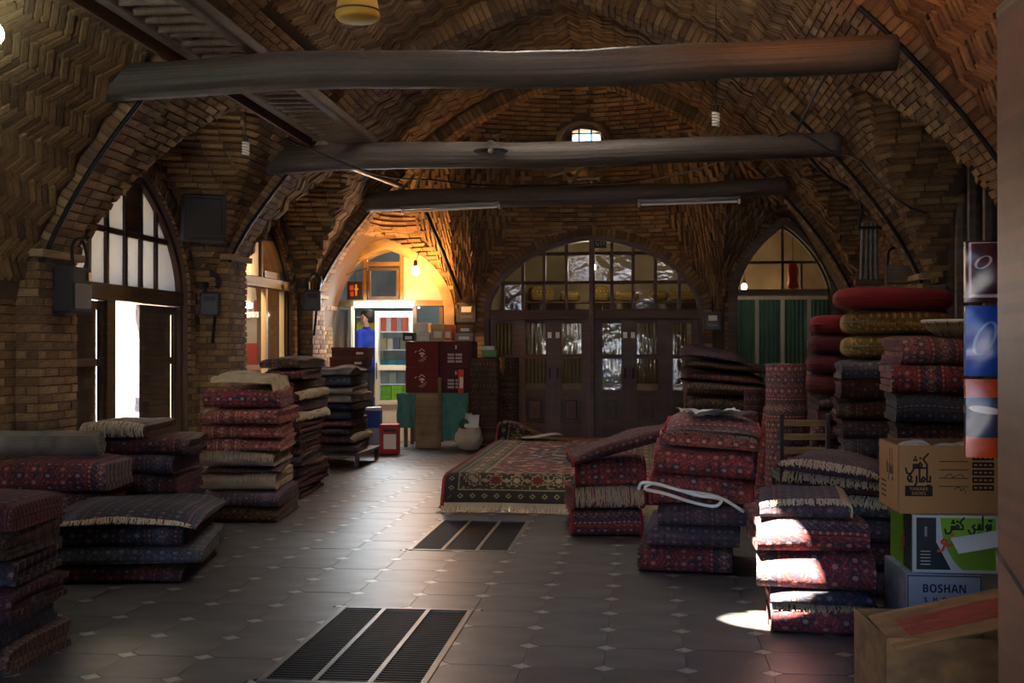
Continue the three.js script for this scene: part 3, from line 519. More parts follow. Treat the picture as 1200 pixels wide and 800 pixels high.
{
  M.yard = std('#c9c4b8', 0.9, { map: grainTex });
  const y = mesh('ground', merge([boxAt(-16, XL - 0.52, -0.2, -0.004, -12.8, 14), boxAt(-30, 25, -0.2, -0.006, 5.75, 34)]), M.yard); y.userData = { kind: 'structure', label: 'pale paved yard outside the hall', category: 'ground' };
  const hw = thing('white_house', 'white house with a shuttered window across the yard, seen through the open door leaf', 'house', [-9.5, 0, -12.2], Math.PI / 2);
  const s = rectShape(-6, 3.5, 0, 4.6); const h1 = new THREE.Path(); h1.moveTo(-1.2, 0.9); h1.lineTo(-0.4, 0.9); h1.lineTo(-0.4, 2.1); h1.lineTo(-1.2, 2.1); s.holes.push(h1);
  mesh('wall', extr(s, 0.3, -0.3), M.white, hw); bar(hw, 'window_frame', -1.2, -0.4, 0.9, 0.98, -0.2, -0.1, M.greyWood); bar(hw, 'window_frame', -0.83, -0.77, 0.98, 2.1, -0.2, -0.1, M.greyWood); for (let k = 0; k < 10; k++) bar(hw, 'shutter_slat', -1.18, -0.42, 1.02 + k * 0.105, 1.1 + k * 0.105, -0.24, -0.21, M.roomGrey);
  mesh('roof', boxAt(-6.2, 3.7, 4.6, 4.75, -3, 0.2), M.greyWood, hw);
  const ho = thing('street_house', 'pale house front across the street behind the entrance', 'house', [-2, 0, 22]);
  mesh('wall', boxAt(-9, 9, 0, 5.5, 0, 0.4), M.white, ho); bar(ho, 'door', -1, 0.4, 0, 2.3, -0.05, 0.02, M.greyWood); for (const x of [-5, -3, 2.4, 5]) bar(ho, 'window', x, x + 1.1, 1.2, 2.6, -0.05, 0.02, M.roomWall);
}

// ------------------------------------------------------------------ timber logs, ladder, cables
function logBeam(label, pts, d, r, sd) {
  const P = pts.map(([x, y]) => at(x, y, d)), curve = new THREE.CatmullRomCurve3(P), N = 60, K = 18, pos = [], uv = [], idx = [];
  for (let i = 0; i <= N; i++) {
    const p = curve.getPoint(i / N), rad = r * (1.04 - 0.12 * i / N) * (0.95 + 0.1 * vnoise(i * 0.22 + sd, sd));
    for (let k = 0; k <= K; k++) { const a = k / K * 6.2832, q = rad * (1 + 0.05 * (vnoise(i * 0.3 + sd, (k % K) * 0.7) - 0.5)); pos.push(p.x, p.y + Math.cos(a) * q + 0.03 * (vnoise(i * 0.13, sd) - 0.5), p.z + Math.sin(a) * q); uv.push(p.x * 0.5, k / K); }
  }
  for (let i = 0; i < N; i++) for (let k = 0; k < K; k++) { const a = i * (K + 1) + k, b = a + 1, c = a + K + 1, e = c + 1; idx.push(a, b, c, b, e, c); }
  for (const [i, s] of [[0, 1], [N, -1]]) { const o = pos.length / 3, p = curve.getPoint(i / N); pos.push(p.x, p.y, p.z); uv.push(0, 0); for (let k = 0; k < K; k++) s > 0 ? idx.push(o, i * (K + 1) + k + 1, i * (K + 1) + k) : idx.push(o, i * (K + 1) + k, i * (K + 1) + k + 1); }
  const g = new THREE.BufferGeometry(); g.setAttribute('position', new THREE.Float32BufferAttribute(pos, 3)); g.setAttribute('uv', new THREE.Float32BufferAttribute(uv, 2)); g.setIndex(idx); g.computeVertexNormals();
  return tag(mesh('timber_log', g, M.log), label, 'log');
}
logBeam('thickest grey timber log spanning the hall overhead', [[105, 99], [350, 84], [600, 80], [800, 74], [1050, 61]], 8.5, 0.137, 3.1);
logBeam('middle timber log with a small metal lampshade hanging on it', [[315, 188], [480, 182], [650, 182], [800, 176], [985, 169]], 12.3, 0.14, 8.4);
logBeam('thinnest timber log holding two switched-off tube lights', [[430, 238], [520, 232], [680, 229], [800, 226], [925, 218]], 16.1, 0.135, 5.7);
{
  const t = thing('wooden_ladder', 'old wooden ladder lying lengthwise across the tops of the logs', 'ladder', [-3.09, 3.66, -8.6]), L = 3.9; const ladderWood = std('#7a6350', 0.75, { map: woodTex, bumpMap: woodBump, bumpScale: 0.003 });
  mesh('rail', rbox(0.1, 0.11, 2 * L, 0.02).translate(-0.27, 0.02, 0), ladderWood, t); mesh('rail', rbox(0.11, 0.1, 2 * L, 0.03).translate(0.24, 0, 0), ladderWood, t);
  const rg = new THREE.CylinderGeometry(0.026, 0.03, 0.46, 8).rotateZ(Math.PI / 2); for (let k = 0; k < 38; k++) { const r = mesh('rung', rg, ladderWood, t); r.position.set(-0.01, rr(-0.01, 0.01), -L + 0.1 + k * 0.205); r.rotation.y = rr(-0.05, 0.05); }
  const b = mesh('side_board', rbox(0.03, 0.16, 2 * L - 0.6, 0.006).translate(-0.36, -0.02, 0), std('#6e3f28', 0.7, { map: woodTex }), t); b.userData.label = 'reddish side board';
  const p = at(412, 196, 12.4), q = at(470, 218, 15.9); tag(mesh('wooden_batten', merge([rod(p, q, 0.035, 8)]), M.goldWood), 'slim pale batten running between the middle and thinnest logs', 'batten');
}
function cable(label, pts, r = 0.011, n = 80) { return tag(mesh('cable', tubeThrough(pts.map(([x, y, d]) => at(x, y, d)), r, n, 6), M.cable), label, 'cable'); }
cable('black cable sagging across the thinnest log', [[330, 160, 12.05], [405, 192, 12.1], [455, 207, 13], [510, 211, 14.5], [570, 217, 15.85], [650, 217, 15.85], [735, 213, 15.8], [800, 203, 14.5], [880, 175, 12.6], [935, 155, 12.05], [975, 178, 12.0], [1005, 186, 11.7], [1030, 213, 11.4], [1060, 240, 11.2], [1086, 250, 11.2]]);
cable('black cable slanting between the thickest and middle logs', [[968, 84, 8.7], [951, 118, 10.3], [934, 154, 12.0]], 0.013);
cable('black cable dropping to the steel pipes', [[945, 180, 12.6], [968, 205, 13.2], [996, 224, 13.6], [1009, 240, 13.5], [1008, 262, 13.4], [1010, 280, 13.2]], 0.02);
cable('thin cable crossing the lit shop arch', [[376, 325, 17.7], [400, 323, 17.7], [420, 317, 17.8], [440, 312, 17.8]], 0.007);
cable('dark wire running down the brick fan beside the wide doors', [[500, 250, 16.6], [515, 285, 17.0], [528, 318, 17.6], [540, 350, 17.85]], 0.03);
// ------------------------------------------------------------------ lamps
const glow = (c, i) => new THREE.MeshStandardMaterial({ color: '#000000', emissive: c, emissiveIntensity: i });
function lampLight(c, i, p, r = 2) { const l = new THREE.PointLight(c, i, 0, 2); l.position.copy(p); l.castShadow = true; l.shadow.radius = r; scene.add(l); return l; }
function litBulb(label, px, py, d, c, power, r, hang, seen = 14) {
  const p = at(px, py, d), t = thing('light_bulb', label, 'bulb', p.toArray());
  mesh('glass_globe', new THREE.SphereGeometry(r, 20, 14).scale(1, 1.2, 1), glow(c, seen), t); mesh('socket', new THREE.CylinderGeometry(r * 0.45, r * 0.5, r * 1.4, 12).translate(0, r * 1.8, 0), M.black, t);
  mesh('cord', tubeThrough([V(0, r * 2.3, 0), V(hang[0] * 0.4, r * 2.3 + hang[1] * 0.5, hang[2] * 0.5), V(...hang)], 0.006, 16, 5), M.cable, t);
  lampLight(c, power, p, r / 0.02); return t;
}
litBulb('glowing warm bulb in front of the lit shop arch', 487, 317, 17.6, '#ffb763', 2.0, 0.062, [0.2, 0.45, -0.3], 16);
litBulb('glowing warm bulb behind the golden transom window', 267, 318, 14.1, '#ffc27a', 1.4, 0.05, [-0.1, 0.9, -0.1], 16);
litBulb('glowing bulb in the dark room behind the door fanlight', 695, 313, 19.6, '#ffe8c4', 0.6, 0.05, [0, 0.75, 0], 14);
litBulb('small warm bulb in the dim room behind the green curtains', 872, 336, 20.0, '#ffd9a8', 0.6, 0.05, [0, 0.95, 0], 10);
litBulb('glowing white bulb on the herringbone vault near the viewer', -6, 40, 6.3, '#e8fff0', 0.16, 0.05, [0.0, 0.35, 0], 14);
litBulb('warm bulb under the vault crown above the thickest log', 930, -24, 7.6, '#ff9a3c', 0.2, 0.05, [0, 0.5, 0], 10);
function tubeLamp(label, a, b, lit, light = 0) {
  const c = a.clone().add(b).multiplyScalar(0.5), w = a.distanceTo(b), t = thing(lit ? 'lit_tube_light' : 'tube_light', label, 'tube light', c.toArray(), 0), tilt = Math.atan2(b.y - a.y, b.x - a.x);
  mesh('housing', rbox(w, 0.05, 0.09, 0.01).translate(0, 0.045, 0), lit ? M.white : M.steel, t); mesh('tube', new THREE.CapsuleGeometry(lit ? 0.042 : 0.018, w - 0.12, 6, 12).rotateZ(Math.PI / 2).translate(0, 0, 0.02), lit ? glow('#e6f6ff', 15) : M.white, t);
  for (const s of [-1, 1]) mesh('end_cap', rbox(0.03, 0.06, 0.07, 0.006).translate(s * (w / 2 - 0.02), 0, 0.01), M.white, t); t.rotation.z = tilt;
  if (lit) { const l = new THREE.RectAreaLight('#e2f4ff', light, w, 0.06); l.position.set(c.x, c.y, c.z + 0.07); l.lookAt(c.x, c.y - 0.7, c.z + 1); scene.add(l); }
  return t;
}
tubeLamp('long switched-off tube light under the thinnest log beside the batten', at(470, 248, 15.8), at(587, 242, 15.8), false);
tubeLamp('long switched-off tube light under the thinnest log beside the hanging wire', at(747, 240, 15.8), at(868, 236, 15.8), false);
tubeLamp('glowing tube light across the lit shop front', at(414, 357, 17.85), at(487, 357, 17.85), true, 70);
function spiralBulb(label, px, py, d, top) {
  const p = at(px, py, d), t = thing('spiral_bulb', label, 'bulb', p.toArray()), pts = []; for (let k = 0; k <= 60; k++) { const a = k / 60 * 6.283 * 4.5; pts.push(V(0.026 * Math.cos(a), -0.07 + 0.11 * k / 60, 0.026 * Math.sin(a))); }
  mesh('spiral_tube', tubeThrough(pts, 0.011, 140, 6), M.white, t); mesh('base', new THREE.CylinderGeometry(0.026, 0.022, 0.06, 14).translate(0, 0.075, 0), M.black, t); mesh('cord', rod(V(0, 0.1, 0), V(0, top, 0), 0.004, 5), M.cable, t);
}
spiralBulb('unlit spiral bulb hanging before the coursed brick fan beside the frosted window', 288, 172, 10.5, 0.75); spiralBulb('unlit spiral bulb hanging above the right end of the middle log', 839, 138, 10.2, 1.1);
{
  const p = at(575, 174, 12.05), t = thing('metal_lampshade', 'small grey cone lampshade hanging against the middle log', 'lampshade', p.toArray());
  mesh('shade', new THREE.LatheGeometry([[0.012, 0.085], [0.03, 0.08], [0.06, 0.045], [0.175, -0.02], [0.178, -0.026], [0.06, 0.035], [0.012, 0.075]].map((q) => new THREE.Vector2(...q)), 28), M.steel, t); mesh('bulb', new THREE.SphereGeometry(0.03, 12, 10).translate(0, -0.02, 0), M.white, t); mesh('hook', rod(V(0, 0.08, 0), V(0, 0.16, -0.02), 0.008), M.iron, t);
  const q = at(419, 2, 7.2), s = thing('yellow_lampshade', 'round yellow lampshade high under the vault', 'lampshade', q.toArray());
  mesh('shade', new THREE.LatheGeometry([[0.02, 0.12], [0.06, 0.11], [0.12, 0.02], [0.14, -0.09], [0.12, -0.115], [0.0, -0.125]].map((v) => new THREE.Vector2(...v)), 28), std('#c89b3c', 0.6), s); mesh('cord', rod(V(0, 0.12, 0), V(0, 1.3, 0), 0.006, 5), M.cable, s); mesh('rim_band', new THREE.TorusGeometry(0.135, 0.007, 6, 30).rotateX(Math.PI / 2).translate(0, -0.06, 0), M.oldWood, s);
}
{ // broken wooden frame hanging under the round opening
  const p = at(685, 203, 15.9), t = thing('stick_bundle', 'splayed bundle of pale wooden sticks under the round opening', 'sticks', p.toArray());
  for (const [a, b] of [[[-0.5, -0.02], [-0.05, 0.06]], [[-0.32, 0.11], [0.36, 0.1]], [[-0.28, 0.07], [0.3, 0.05]], [[-0.02, 0.08], [-0.2, -0.14]], [[0.02, 0.08], [0.1, -0.14]], [[0.28, 0.06], [0.19, -0.12]], [[-0.3, 0.05], [-0.18, -0.14]], [[-0.1, -0.08], [0.2, -0.07]]]) mesh('stick', rod(V(a[0], a[1], rr(-0.12, 0.12)), V(b[0], b[1], rr(-0.12, 0.12)), 0.022, 7), M.paleWood, t);
  mesh('hanging_wire', rod(V(0, 0.05, 0), V(0, 0.55, -0.6), 0.006, 5), M.cable, t);
}
// ------------------------------------------------------------------ boxes, meters and pipes on the piers
{
  const p = at(238, 256, 11.5), t = thing('loudspeaker', 'dark box loudspeaker fixed high on the brick pier', 'loudspeaker', p.toArray(), 0.5); mesh('cabinet', rbox(0.42, 0.46, 0.28, 0.02), M.black, t); mesh('grille', rbox(0.34, 0.38, 0.02, 0.01).translate(0, 0, 0.145), std('#2e2a28', 0.9), t); mesh('bracket', rbox(0.06, 0.3, 0.3, 0.01).translate(0, -0.05, -0.25), M.iron, t);
  const meter = (label, px, py, d, s) => {
    const p = at(px, py, d), t = thing('gas_meter', label, 'meter', p.toArray(), 0.25); mesh('body', rbox(0.2 * s, 0.24 * s, 0.14 * s, 0.03), std('#45484b', 0.6), t); mesh('dial', rbox(0.12 * s, 0.05 * s, 0.01, 0.004).translate(0, 0.05 * s, 0.073 * s), M.black, t);
    mesh('hose', tubeThrough([V(-0.05 * s, 0.12 * s, 0), V(-0.05 * s, 0.25 * s, 0), V(0.02 * s, 0.31 * s, 0), V(0.09 * s, 0.25 * s, 0), V(0.07 * s, 0.16 * s, 0.01)], 0.022 * s, 24, 8), M.black, t); mesh('wall_pipe', rod(V(0.05 * s, -0.1 * s, -0.02), V(0.02 * s, -0.4 * s, -0.05), 0.016), M.iron, t);
  };
  meter('grey meter with a black hose on the pier beneath the loudspeaker', 246, 356, 12.31, 1.05); meter('grey meter with a black hose on the pier beside the lit shop arch', 366, 352, 16.0, 1.2);
  const e = at(52, 340, 8.95), q = thing('switch_box', 'dark switch box with a loose cable on the pier beside the frosted window', 'switch box', [XL + 0.29, e.y, -8.95], Math.PI / 2); mesh('case', rbox(0.34, 0.36, 0.16, 0.015), std('#2b2926', 0.7), q); mesh('door', rbox(0.28, 0.2, 0.01, 0.004).translate(0, -0.05, 0.084), M.black, q); mesh('cable_loop', tubeThrough([V(-0.1, 0.18, 0.05), V(-0.12, 0.35, 0.06), V(0.05, 0.4, 0.05), V(0.12, 0.25, 0.06), V(0.1, 0.18, 0.05)], 0.014, 24), M.cable, q); mesh('brass_tag', rbox(0.04, 0.07, 0.006, 0.002).translate(0.12, 0.11, 0.083), std('#c79a3d', 0.3, { metalness: 0.8 }), q);
  const sw = (label, px, py, w, h) => { const p = at(px, py, DB - 0.06), t = thing('fuse_box', label, 'fuse box', p.toArray()); mesh('case', rbox(w, h, 0.11, 0.012), std('#4b4a48', 0.6), t); mesh('paper_label', rbox(w * 0.5, h * 0.28, 0.004, 0.001).translate(0, h * 0.15, 0.057), M.white, t); mesh('lower_label', rbox(w * 0.6, h * 0.12, 0.004, 0.001).translate(0, -h * 0.22, 0.057), M.steel, t); mesh('conduit', rod(V(0, h / 2, 0), V(0, h / 2 + 0.25, 0), 0.014), M.iron, t); };
  sw('grey fuse box between the lit shop arch and the wide doors', 547, 366, 0.3, 0.3); sw('grey fuse box between the wide doors and the green curtain window', 835, 376, 0.26, 0.28);
  const c = at(1019, 295, 13.2), f = thing('pipe_cluster', 'bundle of upright steel pipes in a bracket behind the red mattress', 'pipes', c.toArray()); for (let k = 0; k < 4; k++) mesh('pipe', rod(V(-0.09 + k * 0.055, -0.33, 0), V(-0.07 + k * 0.045, 0.32, 0), 0.02), M.steel, f); mesh('bracket', rbox(0.32, 0.06, 0.14, 0.01).translate(0, -0.33, 0), M.greyWood, f); mesh('clamp', rbox(0.26, 0.03, 0.08, 0.006).translate(0, 0.26, 0), M.iron, f);
  const b = at(1051, 322, 12.9), m = thing('junction_box', 'pale junction box with looped wires beside the steel pipes', 'junction box', b.toArray()); mesh('case', rbox(0.24, 0.2, 0.12, 0.012), M.greyWood, m); mesh('wire_loop', tubeThrough([V(-0.1, 0.1, 0), V(-0.08, 0.26, 0.03), V(0.06, 0.28, 0.02), V(0.1, 0.1, 0)], 0.014, 20), M.cable, m);
}
// ------------------------------------------------------------------ man in the shop: one body meshed from tapered capsules, clothes over it
function sdfMesh(prims, k, c, half, res) {
  const mc = new MarchingCubes(res, new THREE.MeshBasicMaterial(), false, false, 120000), N = res, f = mc.field, h = half / (N / 2);
  const P = prims.map(([a, b, r0, r1, kk]) => ({ a: V(...a), d: V(...b).sub(V(...a)), r0, r1, kk: kk ?? k })); const p = V(0, 0, 0), q = V(0, 0, 0);
  for (let z = 0; z < N; z++) for (let y = 0; y < N; y++) for (let x = 0; x < N; x++) {
    p.set(c[0] + (x - N / 2) * h, c[1] + (y - N / 2) * h, c[2] + (z - N / 2) * h); let d = 9;
    for (const s of P) { const l = s.d.lengthSq(), t = l ? clamp(q.copy(p).sub(s.a).dot(s.d) / l, 0, 1) : 0; const e = q.copy(s.a).addScaledVector(s.d, t).distanceTo(p) - lerp(s.r0, s.r1, t), w = clamp(0.5 + 0.5 * (d - e) / s.kk, 0, 1); d = d > 8 ? e : lerp(d, e, w) - s.kk * w * (1 - w); }
    f[x + y * N + z * N * N] = -d;
  }
  mc.isolation = 0; mc.update(); const n = mc.count, g = new THREE.BufferGeometry(), src = mc.positionArray.slice(0, n * 3);
  for (let i = 0; i < n; i++) for (let j = 0; j < 3; j++) src[i * 3 + j] = c[j] + src[i * 3 + j] * half;
  g.setAttribute('position', new THREE.Float32BufferAttribute(src, 3)); g.setAttribute('normal', new THREE.Float32BufferAttribute(mc.normalArray.slice(0, n * 3), 3)); g.setAttribute('uv', new THREE.Float32BufferAttribute(new Float32Array(n * 2), 2)); g.computeVertexNormals(); return g;
}
{
  const t = thing('person', 'man in a royal blue shirt standing in the shop doorway', 'person', [at(429, 400, 18.72).x, 0.24, -18.72], -1.9);   // built facing +z
  const legs = [-1, 1].flatMap((s) => [[[s * 0.1, 0.92, 0], [s * 0.1, 0.5, 0.01], 0.088, 0.058], [[s * 0.1, 0.5, 0.01], [s * 0.1, 0.09, -0.01], 0.056, 0.04], [[s * 0.1, 0.06, -0.03], [s * 0.11, 0.045, 0.13], 0.045, 0.035]]);
  const torso = [[[0, 0.95, 0], [0, 1.2, 0], 0.135, 0.13], [[-0.05, 1.0, 0], [0.05, 1.0, 0], 0.12, 0.12], [[-0.1, 1.3, 0], [0.1, 1.3, 0], 0.115, 0.115], [[-0.17, 1.42, -0.01], [0.17, 1.42, -0.01], 0.065, 0.065], [[0, 1.45, -0.01], [0, 1.54, 0.01], 0.06, 0.055]];
  const arm = (s) => [[[s * 0.195, 1.42, -0.01], [s * 0.245, 1.14, -0.02], 0.052, 0.042], [[s * 0.245, 1.14, -0.02], [s * 0.225, 0.9, 0.1], 0.04, 0.028]];
  const hand = (s) => { const w = V(s * 0.222, 0.88, 0.11), r = [[[w.x, w.y, w.z], [w.x - s * 0.002, w.y - 0.07, w.z + 0.03], 0.026, 0.03, 0.012]]; [[-0.024, 0.075], [-0.008, 0.085], [0.008, 0.08], [0.023, 0.062]].forEach(([o, l]) => { const b = [w.x - s * 0.002, w.y - 0.08, w.z + 0.03 + o]; const m = [b[0] - s * 0.006, b[1] - l * 0.55, b[2] + 0.008], e = [m[0] - s * 0.018, m[1] - l * 0.42, m[2] + 0.002]; r.push([b, m, 0.009, 0.0085, 0.004], [m, e, 0.0085, 0.007, 0.004]); }); r.push([[w.x - s * 0.01, w.y - 0.03, w.z + 0.045], [w.x - s * 0.03, w.y - 0.065, w.z + 0.075], 0.012, 0.009, 0.006], [[w.x - s * 0.03, w.y - 0.065, w.z + 0.075], [w.x - s * 0.032, w.y - 0.095, w.z + 0.08], 0.009, 0.0075, 0.005]); return r; };
  const head = [[[0, 1.54, -0.005], [0, 1.6, 0.0], 0.056, 0.055, 0.03], [[0, 1.7, -0.025], [0, 1.72, -0.015], 0.092, 0.09, 0.04], [[0, 1.64, 0.03], [0, 1.6, 0.06], 0.065, 0.036, 0.05], [[0, 1.68, 0.085], [0, 1.645, 0.106], 0.01, 0.016, 0.015], [[-0.02, 1.618, 0.088], [0.02, 1.618, 0.088], 0.009, 0.009, 0.008], [[-0.03, 1.692, 0.073], [0.03, 1.692, 0.073], 0.012, 0.012, 0.01], [[-0.086, 1.69, -0.02], [-0.09, 1.64, -0.01], 0.016, 0.01, 0.008], [[0.086, 1.69, -0.02], [0.09, 1.64, -0.01], 0.016, 0.01, 0.008]];
  const skin = std('#b98563', 0.6);
  mesh('body', merge([sdfMesh([...legs, ...torso, ...arm(-1), ...arm(1)], 0.03, [0, 0.78, 0], 0.86, 96), sdfMesh(head, 0.02, [0, 1.65, 0], 0.17, 60), sdfMesh(hand(-1), 0.01, [-0.22, 0.8, 0.14], 0.13, 64), sdfMesh(hand(1), 0.01, [0.22, 0.8, 0.14], 0.13, 64)]), skin, t);
  const grow = (a, o) => a.map(([p, q, r0, r1, kk]) => [p, q, r0 + o, r1 + o, kk]);
  mesh('shirt', sdfMesh([...grow(torso.slice(0, 4), 0.016), [[0, 1.46, -0.01], [0, 1.5, -0.005], 0.068, 0.07], ...grow([...arm(-1), ...arm(1)], 0.014)], 0.035, [0, 1.2, 0], 0.42, 90), std('#2a3fb8', 0.85, { map: clothTex }), t);
  mesh('trousers', sdfMesh([...grow(legs.filter((l, k) => k % 3 < 2), 0.018), [[-0.06, 0.94, 0], [0.06, 0.94, 0], 0.13, 0.13]], 0.03, [0, 0.55, 0], 0.6, 80), std('#2b2c33', 0.9), t);
  mesh('shoes', sdfMesh(grow(legs.filter((l, k) => k % 3 === 2), 0.012), 0.01, [0, 0.06, 0.04], 0.26, 60), M.black, t);
  mesh('hair', sdfMesh([[[0, 1.735, -0.04], [0, 1.75, 0.0], 0.095, 0.085, 0.03], [[0, 1.68, -0.065], [0, 1.66, -0.07], 0.075, 0.06, 0.03]], 0.03, [0, 1.71, -0.02], 0.17, 56), std('#16120f', 0.7), t);
  for (const s of [-1, 1]) mesh('eye', new THREE.SphereGeometry(0.011, 10, 8).translate(s * 0.032, 1.682, 0.082), M.black, t);
}

// ------------------------------------------------------------------ carpets
const hex = (s) => { const n = parseInt(s.slice(1), 16); return [n >> 16, (n >> 8) & 255, n & 255]; };
function rugTex(sd, pal, count = 4) {   // P: field, dark line, pale, accent, border ground, second accent; one tile is 0.8 m
  const P = pal.map(hex), mix = (a, b, t) => a.map((v, i) => lerp(v, b[i], t)), ros = (x, y, r, k) => { const q = Math.hypot(x, y), t = Math.atan2(y, x), e = r * (0.8 + 0.2 * Math.cos(k * t)); return q > e ? -1 : q / e; };
  const T = dataTex(384, 384, (u, v, i, j) => {
    let c = P[0]; const jx = 0.004 * (hash(Math.floor(i / 2), Math.floor(j / 2) + sd) - 0.5), x0 = u + jx, y0 = v - jx;
    if (v < 0.26) {
      const b = y0 / 0.26; c = P[4];
      if (b < 0.05 || b > 0.95) c = P[3]; else if (b < 0.08 || b > 0.92) c = P[1]; else if (b < 0.17 || b > 0.83) c = (Math.floor(u * 64 + sd) % 3) ? P[3] : mix(P[2], P[3], 0.3); else if (b < 0.2 || b > 0.8) c = P[1];
      else { const n = count * 2 + 1, x = ((x0 * n) % 1 - 0.5) / n, y = y0 - 0.13, r = ros(x, y, 0.042, 8), s = ros(((x0 * n + 0.5) % 1 - 0.5) / n, y, 0.026, 4), w = Math.abs(y - 0.04 * Math.sin(u * n * 6.283)); if (r >= 0) c = r < 0.25 ? P[2] : r < 0.7 ? P[3] : mix(P[2], P[1], 0.5); else if (s >= 0) c = s < 0.4 ? P[5] : mix(P[2], P[4], 0.3); else if (w < 0.007) c = mix(P[2], P[4], 0.4); else if (((i >> 2) + (j >> 2)) % 5 === 0) c = mix(P[4], P[5], 0.5); }
    } else {
      const w = (y0 - 0.26) / 0.74, n = count * 2, row = Math.floor(w * 6), x = ((x0 * n + (row & 1) * 0.5) % 1 - 0.5) / n, y = ((w * 6) % 1 - 0.5) * 0.123, r = ros(x, y, 0.046, 6 + (sd % 3)), s = ros(((x0 * n * 2 + 0.5) % 1 - 0.5) / n / 2, ((w * 12 + 0.5) % 1 - 0.5) * 0.0616, 0.016, 5), vine = Math.abs(Math.sin((x0 * n + 0.6 * Math.sin(w * 18.85)) * 6.283));
      if (r >= 0) c = r < 0.22 ? P[5] : r < 0.45 ? mix(P[2], P[0], 0.25) : r < 0.85 ? P[(row + sd) & 1 ? 3 : 4] : P[1]; else if (s >= 0 && tnoise(u, v, 24) > 0.45) c = s < 0.5 ? mix(P[2], P[0], 0.45) : mix(P[5], P[0], 0.4); else if (tnoise(u + 0.3, v, 40) > 0.72) c = mix(P[1], P[4], 0.5); else if (vine < 0.12) c = P[1]; else if (vine > 0.985) c = mix(P[5], P[0], 0.4);
    }
    c = mix(c, P[0], 0.2); const l = (c[0] + c[1] + c[2]) / 3; c = mix(c, [l * 1.04, l, l * 0.96], 0.3); const k = 0.72 + 0.42 * tfbm(u + sd * 0.13, v, 5) + 0.3 * (hash(i + sd, j) - 0.5); return [c[0] * k, c[1] * k, c[2] * k];
  }); return T;
}
const pileBump = dataTex(128, 128, (u, v, i, j) => grey(120 + 90 * (hash(i, j) - 0.5) + 80 * tfbm(u, v, 10)), false);
const rugMat = (sd, pal, n) => std('#ffffff', 0.95, { map: rugTex(sd, pal, n), bumpMap: pileBump, bumpScale: 0.004, side: THREE.DoubleSide });
const RUG = {
  crimson: rugMat(1, ['#7d1f26', '#1c2036', '#cdb78d', '#93292b', '#272c4a', '#c17a4b'], 4), coral: rugMat(2, ['#b9523c', '#2c3350', '#e2caa2', '#cc6a49', '#8f2f2c', '#dcb27e'], 4), navy: rugMat(3, ['#20243b', '#12141f', '#9d8f7a', '#5b2530', '#2b3050', '#7f6a58'], 5),
  maroon: rugMat(4, ['#551a22', '#1f1418', '#8d7560', '#6d2429', '#2f1f2c', '#94604a'], 4), plum: rugMat(5, ['#4d3b48', '#2b222d', '#80707a', '#5c3440', '#3a3246', '#8b6a62'], 5), brown: rugMat(6, ['#5a3b2a', '#291a16', '#9c8058', '#6b3428', '#35261f', '#8f6238'], 4),
  rose: rugMat(7, ['#8a4f52', '#3a2530', '#cdb9a2', '#a33a40', '#4e3a48', '#b98a70'], 6), scarlet: rugMat(8, ['#a02a26', '#20264a', '#e0c692', '#b33a2c', '#2b3566', '#cf8a4d'], 4), slate: rugMat(9, ['#454c5c', '#23262f', '#8b8a86', '#5a4a52', '#3a4250', '#7a746c'], 5),
  grey: std('#8c8378', 0.97, { map: grainTex, bumpMap: pileBump, bumpScale: 0.005, side: THREE.DoubleSide }), cream: std('#c8b48f', 0.97, { map: grainTex, bumpMap: pileBump, bumpScale: 0.005, side: THREE.DoubleSide }), beige: std('#b3a08a', 0.97, { map: grainTex, bumpMap: pileBump, bumpScale: 0.005, side: THREE.DoubleSide }), charcoal: std('#3b3a3c', 0.97, { map: grainTex, bumpMap: pileBump, bumpScale: 0.005, side: THREE.DoubleSide }),
  gold: rugMat(10, ['#a37a26', '#5a3f16', '#c9a14a', '#8c6a1e', '#7d5a1c', '#d9b65c'], 7), wine: std('#5e1620', 0.9, { map: clothTex, bumpMap: pileBump, bumpScale: 0.003 }), red: std('#8c1a22', 0.9, { map: clothTex, bumpMap: pileBump, bumpScale: 0.003 }),
};
M.fringe = std('#b9a78c', 0.97, { side: THREE.DoubleSide }); M.binding = std('#8e1f22', 0.9);
